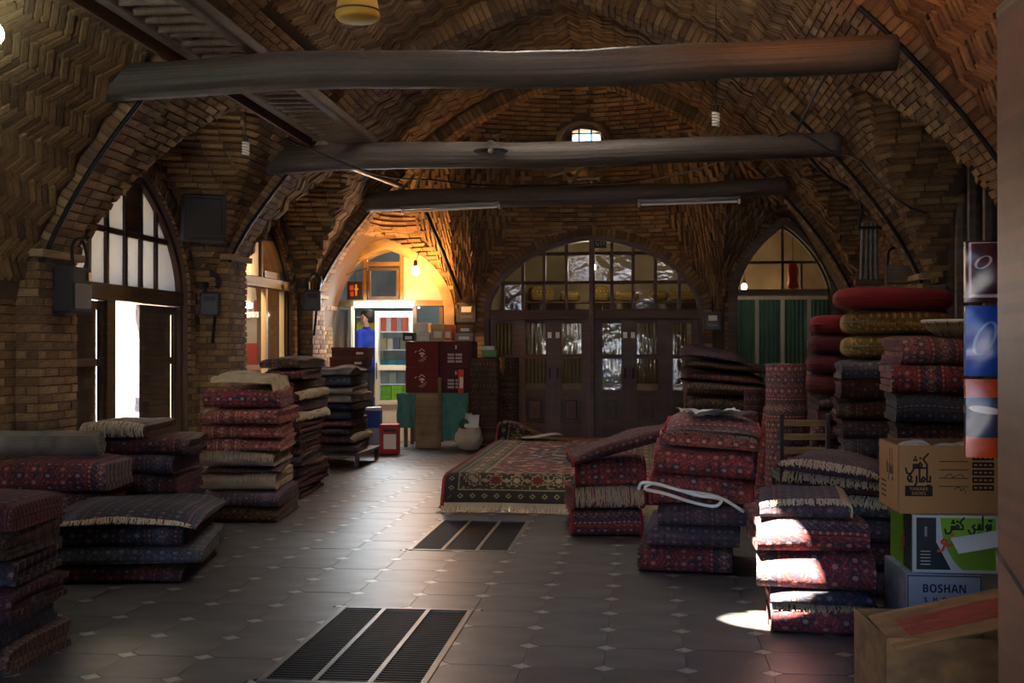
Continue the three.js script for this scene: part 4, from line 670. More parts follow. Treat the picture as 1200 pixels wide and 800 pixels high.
// a rug folded over itself: nested bights whose round fold faces +z; x = width, origin at the middle of the base
function foldGeo(w, D, h, nest, sd, o = {}) {
  const t = h / (2 * nest), NX = 12, gs = [], off = hash(sd, 1), off2 = hash(sd, 2), droop = o.droop ?? 0.018, wav = o.wave ?? 0.016, swap = o.bars ?? hash(sd, 5) < 0.55, skew = o.skew ?? 0;
  const bend = (x, y, z) => {   // common unevenness so that nested layers stay nested
    const e = Math.abs(x) / (w / 2), f = y / h; const n = vnoise(x * 4 + sd * 3.1, z * 3 + sd) - 0.5, m = vnoise(x * 3.3 + sd * 7, sd * 1.7 + y * 4) - 0.5;
    return [x + skew * f + 0.012 * (vnoise(z * 5 + sd, y * 9) - 0.5), y + f * (n * wav * 2 - droop * e ** 4 - droop * Math.max(0, z / (D / 2)) ** 4) + x * lerp(o.tilt0 ?? o.tilt ?? 0, o.tilt ?? 0, f) + (o.lift ? o.lift * sstep(0.2, 1, z / (D / 2)) : 0), z + m * 0.05 * f + (z > 0 ? m * 0.03 : 0)];
  };
  for (let k = 0; k < nest; k++) {
    const ro = h / 2 - k * t, ri = Math.max(ro - t * 0.9, 0.002), zf = D / 2 - h / 2, zb = -D / 2 + k * 0.02 * (hash(sd, k) + 0.3), S = [], sw = w - k * 0.03 * hash(sd, k + 9);
    const N1 = 5, N2 = 7; for (let i = 0; i < N1; i++) S.push([lerp(zb, zf, i / N1), -1, 0]); for (let i = 0; i <= N2; i++) { const a = -Math.PI / 2 + i / N2 * Math.PI; S.push([zf, Math.sin(a), Math.cos(a)]); } for (let i = 1; i <= N1; i++) S.push([lerp(zf, zb, i / N1), 1, 0]);
    const pos = [], uv = [], idx = []; let len = 0, pz = 0, py = 0;
    S.forEach(([z, s, c], i) => {
      const zz = z + c * ro, yy = h / 2 + s * ro; if (i) len += Math.hypot(zz - pz, yy - py); pz = zz; py = yy;
      for (let j = 0; j <= NX; j++) { const x = (j / NX - 0.5) * sw; for (const r of [ro, ri]) { pos.push(...bend(x, h / 2 + s * r, z + c * r)); const ua = (x + 0.6) / 0.8 + off, ub = len / 0.8 + off2 + (r === ri ? 0.01 : 0); swap ? uv.push(ub, ua) : uv.push(ua, ub); } }
    });
    const R = (NX + 1) * 2, id = (i, j, q) => i * R + j * 2 + q, n = S.length;
    for (let i = 0; i < n - 1; i++) for (let j = 0; j < NX; j++) { idx.push(id(i, j, 0), id(i, j + 1, 0), id(i + 1, j, 0), id(i, j + 1, 0), id(i + 1, j + 1, 0), id(i + 1, j, 0)); idx.push(id(i, j, 1), id(i + 1, j, 1), id(i, j + 1, 1), id(i, j + 1, 1), id(i + 1, j, 1), id(i + 1, j + 1, 1)); }
    for (let i = 0; i < n - 1; i++) for (const [j, f] of [[0, 1], [NX, 0]]) f ? idx.push(id(i, j, 0), id(i + 1, j, 0), id(i, j, 1), id(i + 1, j, 0), id(i + 1, j, 1), id(i, j, 1)) : idx.push(id(i, j, 0), id(i, j, 1), id(i + 1, j, 0), id(i + 1, j, 0), id(i, j, 1), id(i + 1, j, 1));
    for (let j = 0; j < NX; j++) { idx.push(id(0, j, 0), id(0, j, 1), id(0, j + 1, 0), id(0, j + 1, 0), id(0, j, 1), id(0, j + 1, 1)); idx.push(id(n - 1, j, 0), id(n - 1, j + 1, 0), id(n - 1, j, 1), id(n - 1, j + 1, 0), id(n - 1, j + 1, 1), id(n - 1, j, 1)); }
    const g = new THREE.BufferGeometry(); g.setAttribute('position', new THREE.Float32BufferAttribute(pos, 3)); g.setAttribute('uv', new THREE.Float32BufferAttribute(uv, 2)); g.setIndex(idx); gs.push(g);
  }
  const g = mergeGeometries(gs); g.computeVertexNormals(); return { g: toCreasedNormals(g, 0.9), bend };
}
function strands(n, f, r = 0.005) {   // f(i/n) -> list of points of one strand
  const gs = []; for (let i = 0; i < n; i++) { const pts = f((i + 0.5) / n, i), c = new THREE.CatmullRomCurve3(pts); gs.push(new THREE.TubeGeometry(c, 4, r * rr(0.7, 1.3), 4, false)); } return merge(gs);
}
let rugSeed = 1;
const ORD = ['lowest', 'second from the floor', 'third from the floor', 'fourth from the floor', 'fifth from the floor', 'sixth from the floor', 'seventh from the floor', 'eighth from the floor', 'ninth from the floor', 'tenth from the floor', 'eleventh from the floor', 'twelfth from the floor', 'thirteenth from the floor', 'fourteenth from the floor', 'fifteenth from the floor', 'sixteenth from the floor'];
function rug(label, mat, w, D, h, p, turn = 0, o = {}, group) {
  const sd = rugSeed++, nest = o.nest ?? 2, { g, bend } = foldGeo(w, D, h, nest, sd, o);
  const t = thing('folded_rug', label, 'rug', p, turn, group); mesh('folded_pile', g, RUG[mat], t);
  if (o.fringe) { // strands hanging over the round front, from near the top
    const L = o.fringe, m = mesh('fringe', strands(Math.round(w * 150), (u) => { const x = (u - 0.5) * w * 0.98 + rr(-0.006, 0.006), l = L * rr(0.75, 1.1), r = h / 2 + 0.006, pts = []; for (let k = 0; k <= 4; k++) { const s = k / 4 * l, a = Math.PI / 2 - s / r; const q = a > -0.9 ? [h / 2 + Math.sin(a) * r, D / 2 - h / 2 + Math.cos(a) * r] : [h / 2 - Math.sin(0.9) * r - (s - (Math.PI / 2 + 0.9) * r), D / 2 - h / 2 + Math.cos(0.9) * r]; pts.push(V(...bend(x + rr(-0.006, 0.006), Math.max(q[0], 0.004), q[1])).add(V(0, 0.002, 0.002))); } return pts; }, 0.004), M.fringe, t); m.userData.label = 'pale wool fringe';
  }
  if (o.sideFringe) { const m = mesh('fringe', strands(Math.round(D * 90), (u) => { const z = (u - 0.5) * D, x = w / 2 + 0.003, l = h * rr(0.5, 0.9); return [V(...bend(x - 0.03, h + 0.004, z)), V(...bend(x + 0.01, h - 0.01, z + rr(-0.01, 0.01))), V(...bend(x + 0.015, h - l * 0.6, z + rr(-0.015, 0.015))), V(...bend(x + 0.012, h - l, z + rr(-0.02, 0.02)))]; }, 0.004), M.fringe, t); m.userData.label = 'pale wool fringe'; }
  if (o.binding) for (const s of [-1, 1]) { const pts = [], r = h / 2; for (let k = 0; k <= 6; k++) pts.push(V(...bend(s * w / 2, h, lerp(-D / 2, D / 2 - r, k / 6)))); for (let k = 1; k <= 6; k++) { const a = Math.PI / 2 - k / 6 * Math.PI; pts.push(V(...bend(s * w / 2, r + Math.sin(a) * r, D / 2 - r + Math.cos(a) * r))); } mesh('binding', tubeThrough(pts, 0.012, 30, 6), M.binding, t); }
  return t;
}
function stack(name, px, d, turn, items, base = 0, jit = 0.035) {   // px: photo columns of the front face's two ends
  const xa = at(px[0], 500, d).x, xb = at(px[1], 500, d).x, x = (xa + xb) / 2, fit = (xb - xa) / Math.max(...items.map((i) => i[2]));   // x, d: middle of the front face; items bottom to top [colour words, material, w, D, h, options]
  let y = base + 0.002, tp = 0; const n = items.length, out = [];
  items.forEach(([desc, mat, w0, D, h, o = {}], k) => { const w = w0 * fit * rr(0.92, 1.02);
    const ord = k === n - 1 && n > 1 ? 'topmost' : ORD[k], dx = (o.dx ?? 0) + rr(-jit, jit), dz = (o.dz ?? 0) + rr(-jit, jit), tn = turn + (o.turn ?? rr(-0.07, 0.07));
    o.tilt0 = tp; o.tilt ??= tp * 0.6; tp = o.tilt;
    const c = V(x, y, -d).add(V(dx, 0, dz - D / 2).applyAxisAngle(V(0, 1, 0), turn));
    out.push(rug(`${desc} rug, ${ord} in ${name}`, mat, w, D, h, c.toArray(), tn, o, 'rugs in ' + name)); y += h + 0.003 + (o.gap ?? 0);
  });
  return y;
}
const many = (n, f) => Array.from({ length: n }, (_, k) => f(k));
// left side, from the viewer inwards
stack('the dark stack at the hall edge', [-120, 4], 4.9, 0.06, [['dark brown', 'brown', 0.8, 0.6, 0.13], ['dark slate', 'slate', 0.8, 0.6, 0.12], ['dark maroon', 'maroon', 0.8, 0.6, 0.13], ['dark navy', 'navy', 0.8, 0.6, 0.12], ['brown patterned', 'brown', 0.78, 0.6, 0.12], ['dark wine patterned', 'maroon', 0.78, 0.6, 0.13, { nest: 3 }]]);
stack('the low wide navy-topped stack', [40, 224], 6.95, 0.18, [['dark maroon', 'maroon', 1.0, 1.0, 0.11], ['charcoal blue', 'slate', 1.0, 1.0, 0.12], ['dark navy', 'navy', 0.98, 1.0, 0.12, { nest: 3 }], ['navy pale-fringed', 'navy', 1.0, 1.05, 0.07, { fringe: 0.07, nest: 1, droop: 0.05, dz: 0.03 }]]);
stack('the stack under the grey roll', [-15, 114], 7.75, 0.1, [['dark red', 'maroon', 0.7, 0.7, 0.2], ['faded red', 'maroon', 0.72, 0.7, 0.24, { nest: 3 }], ['deep red', 'crimson', 0.72, 0.7, 0.2]]);
stack('the fringe-topped stack below the frosted window', [98, 214], 8.72, 0.08, [['dark brown', 'brown', 0.95, 0.66, 0.16], ['dark navy', 'navy', 0.95, 0.66, 0.16], ['maroon', 'maroon', 0.95, 0.66, 0.15], ['dark plum', 'plum', 0.93, 0.66, 0.14, { nest: 3 }], ['dark maroon', 'maroon', 0.92, 0.66, 0.13], ['brown long-fringed', 'brown', 0.62, 0.66, 0.12, { fringe: 0.16, dx: -0.12 }]]);
{ // roll of grey carpet lying on the stack beside the pier
  const t = thing('rolled_rug', 'grey rolled rug lying on the faded red stack beside the pier', 'rug', [at(60, 530, 8.1).x, 0.665, -8.1], 0.1), pts = []; for (let k = 0; k <= 60; k++) { const a = k / 60 * 6.283 * 3, r = 0.02 + 0.085 * k / 60; pts.push([r * Math.cos(a), 0.105 + r * Math.sin(a)]); }
  const s = new THREE.Shape(); pts.forEach(([x, y], k) => k ? s.lineTo(x, y) : s.moveTo(x, y)); pts.slice().reverse().forEach(([x, y]) => { const l = Math.hypot(x, y - 0.105); s.lineTo(x * (1 - 0.02 / l), 0.105 + (y - 0.105) * (1 - 0.02 / l)); });
  mesh('roll', new THREE.ExtrudeGeometry(s, { depth: 0.72, bevelEnabled: false }).rotateY(Math.PI / 2).translate(-0.36, 0, 0), RUG.grey, t);
}
const ly = stack('the orange and cream stack', [234, 330], 9.6, 0.14, [['dark brown', 'brown', 0.78, 0.95, 0.13, { dz: 0.16 }], ['brown', 'plum', 0.74, 0.95, 0.12, { dz: 0.1 }], ['cream fringed', 'cream', 0.74, 0.9, 0.14, { fringe: 0.1 }], ['dark thin', 'maroon', 0.76, 0.9, 0.05, { nest: 1 }], ['cream pink', 'beige', 0.74, 0.9, 0.12, { fringe: 0.1 }], ['coral medallion', 'coral', 0.73, 0.9, 0.11], ['coral and cream', 'coral', 0.74, 0.9, 0.12], ['orange red', 'coral', 0.73, 0.9, 0.13], ['red and blue', 'scarlet', 0.74, 0.9, 0.16]]);
{ // pale blanket thrown over the stack
  const g = new THREE.PlaneGeometry(0.62, 0.9, 30, 30).rotateX(-Math.PI / 2), p = g.attributes.position; for (let k = 0; k < p.count; k++) { const x = p.getX(k), z = p.getZ(k), e = Math.max(0, x - 0.2), f = Math.max(0, z - 0.36); p.setXYZ(k, x - e * 0.75, 0.06 + 0.06 * fbm(x * 5 + 3, z * 6) + 0.05 * Math.exp(-((x + 0.1) ** 2 + z * z) * 30) - e * 1.1 - f * 0.5, z - f * 0.5); } g.computeVertexNormals();
  const b = thing('thrown_blanket', 'crumpled cream blanket on the orange and cream stack', 'blanket', [at(298, 445, 10.0).x, ly, -10.05], 0.14); mesh('cloth', g, RUG.cream, b);
}
stack('the tall dark stack beside the orange one', [303, 350], 11.0, 0.04, many(13, (k) => [['dark brown', 'maroon', 'brown', 'plum', 'dark red'][k % 5], ['brown', 'maroon', 'brown', 'plum', 'crimson'][k % 5], 0.46, 1.2, 0.101, { nest: k % 3 ? 2 : 3, wave: 0.02, sideFringe: k === 7 || k === 9 }]), 0, 0.025);
{ // low stand with the grey stack
  const t = thing('low_stand', 'low wooden stand carrying the grey-topped stack', 'stand', [at(389, 540, 14.1).x, 0, -14.55]); mesh('top', rbox(0.74, 0.03, 1.15, 0.006).translate(0, 0.165, 0), M.greyWood, t); for (const [x, z] of [[-1, -1], [1, -1], [-1, 1], [1, 1]]) mesh('leg', rbox(0.05, 0.15, 0.05, 0.005).translate(x * 0.33, 0.075, z * 0.53), M.greyWood, t);
}
stack('the grey-topped stack on the stand', [362, 413], 13.95, 0.05, [['brown', 'brown', 0.68, 1.2, 0.1], ['beige-ended maroon', 'maroon', 0.68, 1.2, 0.1, { sideFringe: true }], ['dark brown', 'brown', 0.68, 1.2, 0.1], ['deep red', 'crimson', 0.68, 1.2, 0.09], ['charcoal', 'charcoal', 0.68, 1.2, 0.1], ['dark', 'charcoal', 0.68, 1.2, 0.09], ['beige wool', 'beige', 0.68, 1.2, 0.1], ['pale beige wool', 'beige', 0.66, 1.2, 0.1], ['grey blue', 'slate', 0.68, 1.2, 0.12], ['pale grey wool', 'grey', 0.66, 1.1, 0.09, { wave: 0.04, skew: 0.03 }]], 0.185);
// the carpet platform in the middle
{
  const y0 = 0.3, x0 = -1.72, x1 = 0.28, d0 = 10.55, d1 = 15.0;
  [['maroon', 'maroon', 0.002, 0.1], ['brown', 'brown', 0.104, 0.1], ['dark navy', 'navy', 0.206, 0.09]].forEach(([c, m, y, h], k) => { const t = thing('carpet_layer', `wide ${c} carpet, ${ORD[k]} under the red-bordered draped carpet`, 'carpet', [(x0 + x1) / 2, y, -(d0 + d1) / 2], 0, 'carpets in the platform'); const g = rbox(x1 - x0 - 0.04 * k, h, d1 - d0 - 0.1 - 0.03 * k, 0.04, 3); mesh('pile', g.translate(0, h / 2, 0), RUG[m], t); mesh('fringe', strands(300, (u) => { const z = (u - 0.5) * (d1 - d0 - 0.12), x = -(x1 - x0) / 2 + 0.02 * k, b = y < 0.05 ? 0.004 - y : -0.06; return [V(x + 0.01, h * 0.6, z), V(x - 0.03, h * 0.45, z + rr(-0.01, 0.01)), V(x - 0.06 - rr(0, 0.05), Math.max(-0.04 * k, 0.005 - y), z + rr(-0.03, 0.03))]; }, 0.006), M.fringe, t).userData.label = 'pale wool fringe'; });
  M.platform = std('#ffffff', 0.95, { bumpMap: pileBump, bumpScale: 0.004, side: THREE.DoubleSide, map: dataTex(512, 1024, (u, v, i, j) => {   // v = 0 at the hanging end
    const e = Math.min(u, 1 - u) * 2.3, f = Math.min(v, 1 - v) * 5.0, b = Math.min(e, f), al = e < f ? v * 5.0 : u * 2.3; let c; const ring = (x, y, r, k) => Math.hypot(x, y) / (r * (0.85 + 0.15 * Math.cos(k * Math.atan2(y, x))));
    if (b < 0.018) c = [120, 22, 24]; else if (b < 0.15) { c = [44, 40, 32]; const r = ring(((al / 0.12) % 1 - 0.5) * 0.12, b - 0.085, 0.03, 4); if (r < 1) c = r < 0.45 ? [44, 40, 32] : [172, 140, 84]; } else if (b < 0.165) c = [170, 140, 90]; else if (b < 0.4) { c = [62, 52, 36]; const q = al / 0.21, o = Math.floor(q) % 2, r = ring((q % 1 - 0.5) * 0.21, b - 0.28, 0.085, 8); if (r < 1) c = o ? (r < 0.5 ? [190, 160, 112] : r < 0.75 ? [70, 40, 30] : [176, 146, 98]) : (r < 0.8 ? [132, 28, 28] : [180, 148, 96]); else { const s = ring(((q + 0.5) % 1 - 0.5) * 0.21, (b - 0.28), 0.03, 4); if (s < 1) c = [176, 150, 104]; else if (vnoise(u * 90, v * 190) > 0.68) c = [150, 124, 80]; } } else if (b < 0.43) c = [170, 140, 90];
    else { const n = vnoise(u * 34, v * 70), m = vnoise(u * 70 + 9, v * 150), h = Math.abs(u - 0.5) * 2.2 + Math.abs(v - 0.5) * 2; c = h < 0.55 ? [40, 42, 60] : [138, 46, 44]; if (n > 0.66) c = [178, 140, 110]; else if (m > 0.7) c = [58, 44, 52]; else if (n < 0.28) c = [104, 26, 30]; }
    const k = 0.6 + 0.4 * fbm(u * 8, v * 16) + 0.2 * (hash(i, j) - 0.5), l = (c[0] + c[1] + c[2]) / 3; return [lerp(c[0], l, 0.2) * k, lerp(c[1], l, 0.2) * k, lerp(c[2], l, 0.2) * k];
  }) });
  const W = x1 - x0 + 0.06, Ltop = 4.35, drop = 0.36, NX = 40, NL = 90, pos = [], uv = [], idx = [], tot = Ltop + drop;
  const P = (u, l) => { const x = x0 - 0.03 + u * W; let y, d; const yt = y0 + 0.022 + 0.012 * fbm(x * 2, l * 2) + 0.2 * sstep(4.2, 4.5, l) * sstep(0.35, 0.05, u); if (l < drop) { const s = l / drop; y = 0.06 + (yt - 0.06) * Math.pow(s, 0.85); d = d0 - 0.14 * (1 - s) - 0.02 * Math.sin(x * 6) * (1 - s) - 0.02; } else { y = yt; d = d0 - 0.02 + (l - drop); } if (u < 0.012) y -= 0.03; return V(x, y, -d); };
  for (let i = 0; i <= NL; i++) for (let j = 0; j <= NX; j++) { const p = P(j / NX, i / NL * tot); pos.push(p.x, p.y, p.z); uv.push(j / NX, i / NL); }
  for (let i = 0; i < NL; i++) for (let j = 0; j < NX; j++) { const a = i * (NX + 1) + j; idx.push(a, a + 1, a + NX + 1, a + 1, a + NX + 2, a + NX + 1); }
  const g = new THREE.BufferGeometry(); g.setAttribute('position', new THREE.Float32BufferAttribute(pos, 3)); g.setAttribute('uv', new THREE.Float32BufferAttribute(uv, 2)); g.setIndex(idx); g.computeVertexNormals();
  const t = thing('draped_carpet', 'large red-bordered carpet draped over the platform, long cream fringe in front', 'carpet'); mesh('pile', g, M.platform, t);
  mesh('fringe', strands(330, (u) => { const a = P(u, 0.0), b = rr(0.02, 0.05); return [a.clone().add(V(0, 0.02, 0.006)), a.clone().add(V(rr(-0.008, 0.008), -0.02, 0.015)), V(a.x + rr(-0.02, 0.02), 0.007, a.z + b), V(a.x + rr(-0.04, 0.04), 0.006, a.z + b + rr(0.03, 0.08))]; }, 0.0065), M.fringe, t).userData.label = 'long cream fringe';
  for (const u of [0, 1]) { const pts = []; for (let k = 0; k <= 30; k++) pts.push(P(u, k / 30 * tot).add(V(0, 0.006, 0))); mesh('binding', tubeThrough(pts, 0.011, 90, 6), M.binding, t); }
  const np = at(636, 503, 14.6), q = thing('newspaper', 'white folded paper lying at the far end of the draped carpet', 'paper', [np.x, 0.345, -14.4], 0.2), pg = new THREE.PlaneGeometry(0.5, 0.3, 10, 6).rotateX(-Math.PI / 2), pp = pg.attributes.position; for (let k = 0; k < pp.count; k++) pp.setY(k, 0.03 + 0.02 * Math.sin(pp.getX(k) * 9)); pg.computeVertexNormals(); mesh('sheet', pg, std('#cfd3d6', 0.8, { side: THREE.DoubleSide }), q); mesh('inner_sheet', pg.clone().scale(0.9, 1, 0.85).translate(0.01, 0.008, 0.01), std('#bfc4c9', 0.8, { side: THREE.DoubleSide }), q);
}
// the two piles in front of the platform
stack('the pile with the woolly fringe', [666, 752], 9.12, 0.12, [['red cornered', 'crimson', 0.58, 0.6, 0.21, { nest: 3, binding: true }], ['shaggy cream-fringed', 'scarlet', 0.6, 0.6, 0.16, { fringe: 0.2, binding: true }], ['crimson patterned', 'scarlet', 0.6, 0.62, 0.2, { nest: 2, tilt: 0.08, binding: true, dx: 0.03 }]]);
rug('long red-edged rug sloping between the woolly-fringed and corded piles', 'maroon', 0.78, 0.6, 0.09, [at(726, 530, 9.3).x, 0.66, -9.3], 0.15, { tilt: 0.28, binding: true, nest: 1 });
{
  const y = stack('the pile with the white cord', [752, 876], 7.62, -0.1, [['crimson and navy', 'crimson', 0.66, 0.8, 0.17, { dx: -0.09, turn: 0.02 }], ['grey plum', 'plum', 0.68, 0.8, 0.14, { dx: -0.0 }], ['dim plum', 'plum', 0.67, 0.8, 0.13, { dx: 0.02 }], ['scarlet navy-barred', 'scarlet', 0.7, 0.8, 0.17, { nest: 3, dx: 0.02, tilt: -0.06, binding: true }], ['scarlet cream-barred', 'scarlet', 0.72, 0.78, 0.18, { dx: 0.06, tilt: -0.06 }], ['brightly barred', 'coral', 0.7, 0.76, 0.1, { dx: 0.09, fringe: 0.04, tilt: -0.06 }], ['faded plum red-edged', 'rose', 0.66, 0.7, 0.09, { dx: 0.08, droop: 0.06, binding: true, nest: 1 }]]);
  const c = [[-0.36, 0.56, 0.02], [-0.34, 0.6, 0.03], [-0.2, 0.585, 0.035], [0.0, 0.53, 0.035], [0.16, 0.5, 0.035], [0.13, 0.465, 0.04], [0.0, 0.48, 0.04], [-0.2, 0.54, 0.04], [-0.32, 0.57, 0.045], [-0.28, 0.6, 0.05], [-0.1, 0.56, 0.045], [0.14, 0.52, 0.04], [0.3, 0.43, 0.035]].map(([x, yy, z]) => V(at(815, 590, 7.6).x + x, yy - 0.01, -7.6 + z)); tag(mesh('looped_cord', tubeThrough(c, 0.011, 120, 6), M.white), 'white cord looped over the front of the scarlet rugs', 'cord');
  const pg = new THREE.PlaneGeometry(0.42, 0.4, 16, 16).rotateX(-Math.PI / 2), pp = pg.attributes.position; for (let k = 0; k < pp.count; k++) pp.setY(k, 0.0 + 0.13 * fbm(pp.getX(k) * 8, pp.getZ(k) * 8 + 4) - 0.1 * Math.max(0, Math.abs(pp.getX(k)) - 0.16)); pg.computeVertexNormals();
  const b = thing('plastic_wrap', 'crumpled white plastic wrapping on top of the corded pile', 'wrapping', [at(838, 490, 7.95).x, y - 0.035, -7.9], 0.3); mesh('sheet', pg, std('#c9ccd2', 0.35, { side: THREE.DoubleSide }), b);
}
// right foreground pile, lit by the sun from the open roof light
stack('the sunlit pile beside the cartons', [893, 1034], 6.12, -0.05, [['red frayed', 'crimson', 0.66, 0.7, 0.15, { fringe: 0.06 }], ['dark thin', 'navy', 0.62, 0.7, 0.06, { nest: 1 }], ['deep red', 'crimson', 0.7, 0.72, 0.19, { dx: -0.02 }], ['red and plum striped', 'crimson', 0.72, 0.72, 0.17, { dx: -0.05, nest: 2 }], ['plum fringed', 'plum', 0.56, 0.66, 0.1, { dx: -0.04, fringe: 0.05, sideFringe: true, tilt: 0.03 }]]);
stack('the loose pile behind the sunlit one', [905, 1042], 7.1, -0.35, [['dark plum', 'plum', 0.9, 0.8, 0.16], ['dark maroon', 'maroon', 0.9, 0.8, 0.15], ['plum', 'plum', 0.88, 0.8, 0.14], ['grey-fringed', 'slate', 0.86, 0.8, 0.13, { fringe: 0.1 }], ['dull red', 'maroon', 0.84, 0.78, 0.1, { fringe: 0.08, tilt: -0.08, nest: 1 }], ['grey plum', 'plum', 0.8, 0.74, 0.07, { tilt: -0.12, nest: 1, fringe: 0.06 }]]);
// back right pile of broad brown carpets, sagging over the edge
stack('the big brown pile beside the green window', [794, 900], 13.3, -0.06, [['dark red', 'maroon', 0.98, 1.4, 0.2, { nest: 3 }], ['dark navy', 'navy', 1.0, 1.4, 0.18], ['brown gold-barred', 'brown', 1.04, 1.4, 0.18], ['dark brown', 'brown', 1.06, 1.4, 0.17, { nest: 3 }], ['brown patterned', 'brown', 1.08, 1.4, 0.16, { tilt: -0.03 }], ['russet', 'brown', 1.1, 1.4, 0.15, { nest: 3, tilt: -0.06 }], ['dusky brown', 'maroon', 1.1, 1.4, 0.13, { tilt: -0.09, droop: 0.05 }], ['dark russet', 'brown', 1.08, 1.4, 0.12, { tilt: -0.13, droop: 0.06 }], ['grey brown', 'plum', 0.86, 1.3, 0.12, { tilt: -0.2, droop: 0.08, dx: -0.08 }]]);
function uprightRoll(label, x, d, r, h, mat, turns = 4, tiltZ = 0) {
  const t = thing('rolled_rug', label, 'rug', [x, 0.002, -d]), s = new THREE.Shape(), pts = [], N = 120; for (let k = 0; k <= N; k++) { const a = k / N * 6.283 * turns, q = r * (0.15 + 0.85 * k / N); pts.push([q * Math.cos(a), q * Math.sin(a)]); } const th = r * 0.85 / turns * 0.85;
  pts.forEach(([a, b], k) => k ? s.lineTo(a, b) : s.moveTo(a, b)); pts.slice().reverse().forEach(([a, b]) => { const l = Math.hypot(a, b), f = Math.max(0.05, 1 - th / l); s.lineTo(a * f, b * f); });
  const g = new THREE.ExtrudeGeometry(s, { depth: h, bevelEnabled: false, steps: 6 }).rotateX(-Math.PI / 2), p = g.attributes.position, uv = g.attributes.uv; for (let k = 0; k < p.count; k++) { const y = p.getY(k), a = Math.atan2(p.getZ(k), p.getX(k)), n = 1 + 0.06 * (vnoise(y * 3 + x * 9, Math.cos(a) * 2) - 0.5) - 0.05 * (y / h); p.setX(k, p.getX(k) * n); p.setZ(k, p.getZ(k) * n); uv.setXY(k, a * r / 0.8, y / 0.8); } g.computeVertexNormals();
  mesh('roll', g, RUG[mat], t); t.rotation.z = tiltZ; return t;
}
uprightRoll('upright rose patterned rug roll beside the slatted chair', at(920, 480, 11.0).x, 11.0, 0.2, 1.3, 'rose', 5); uprightRoll('slim upright red-striped rug roll leaning on the rose roll', at(893, 480, 11.2).x, 11.2, 0.09, 0.9, 'scarlet', 4, -0.1); uprightRoll('upright dark red roll beneath the edge of the brown pile', at(883, 480, 12.8).x, 12.8, 0.12, 1.0, 'maroon', 4);
uprightRoll('upright brown woven roll with a rounded top by the wide doors', at(596, 480, 17.55).x, 17.55, 0.16, 1.3, 'brown', 4);
{ const t = thing('standing_rug', 'square upright block of folded brown rug beside the teal table', 'rug', [at(568, 480, 17.05).x, 0.002, -17.05], 0.06); mesh('folded_pile', rbox(0.42, 1.3, 0.3, 0.05, 4).translate(0, 0.65, 0), RUG.brown, t); for (let k = 0; k < 3; k++) mesh('fold_edge', rbox(0.43, 1.24, 0.03, 0.014, 2).translate(0, 0.64, -0.09 + k * 0.09), RUG.maroon, t); }
// ------------------------------------------------------------------ cushions, mattresses and rugs along the right wall
function cushion(name, label, cat, mat, w, h, D, p, turn = 0, grp, side) {
  const t = thing(name, label, cat, p, turn, grp), g = new THREE.SphereGeometry(1, 40, 24), q = g.attributes.position; for (let k = 0; k < q.count; k++) { const x = q.getX(k), y = q.getY(k), z = q.getZ(k), s = (v, e) => Math.sign(v) * Math.pow(Math.abs(v), e), n = 1 + 0.03 * (vnoise(x * 3 + p[0] * 7, z * 3) - 0.5); q.setXYZ(k, s(x, 0.42) * w / 2 * n, s(y, 0.6) * h / 2 + h / 2, s(z, 0.42) * D / 2 * n); } const uv = g.attributes.uv; for (let k = 0; k < q.count; k++) uv.setXY(k, q.getX(k) * 1.1, q.getZ(k) * 1.1 + q.getY(k)); g.computeVertexNormals();
  mesh('cover', g, mat, t); mesh('piping', tubeThrough([[-1, -1], [0, -1.04], [1, -1], [1.04, 0], [1, 1], [0, 1.04], [-1, 1], [-1.04, 0], [-1, -1]].map(([a, b]) => V(a * w / 2 * 0.92, h / 2, b * D / 2 * 0.92)), 0.008, 80, 5), side ?? mat, t); return t;
}
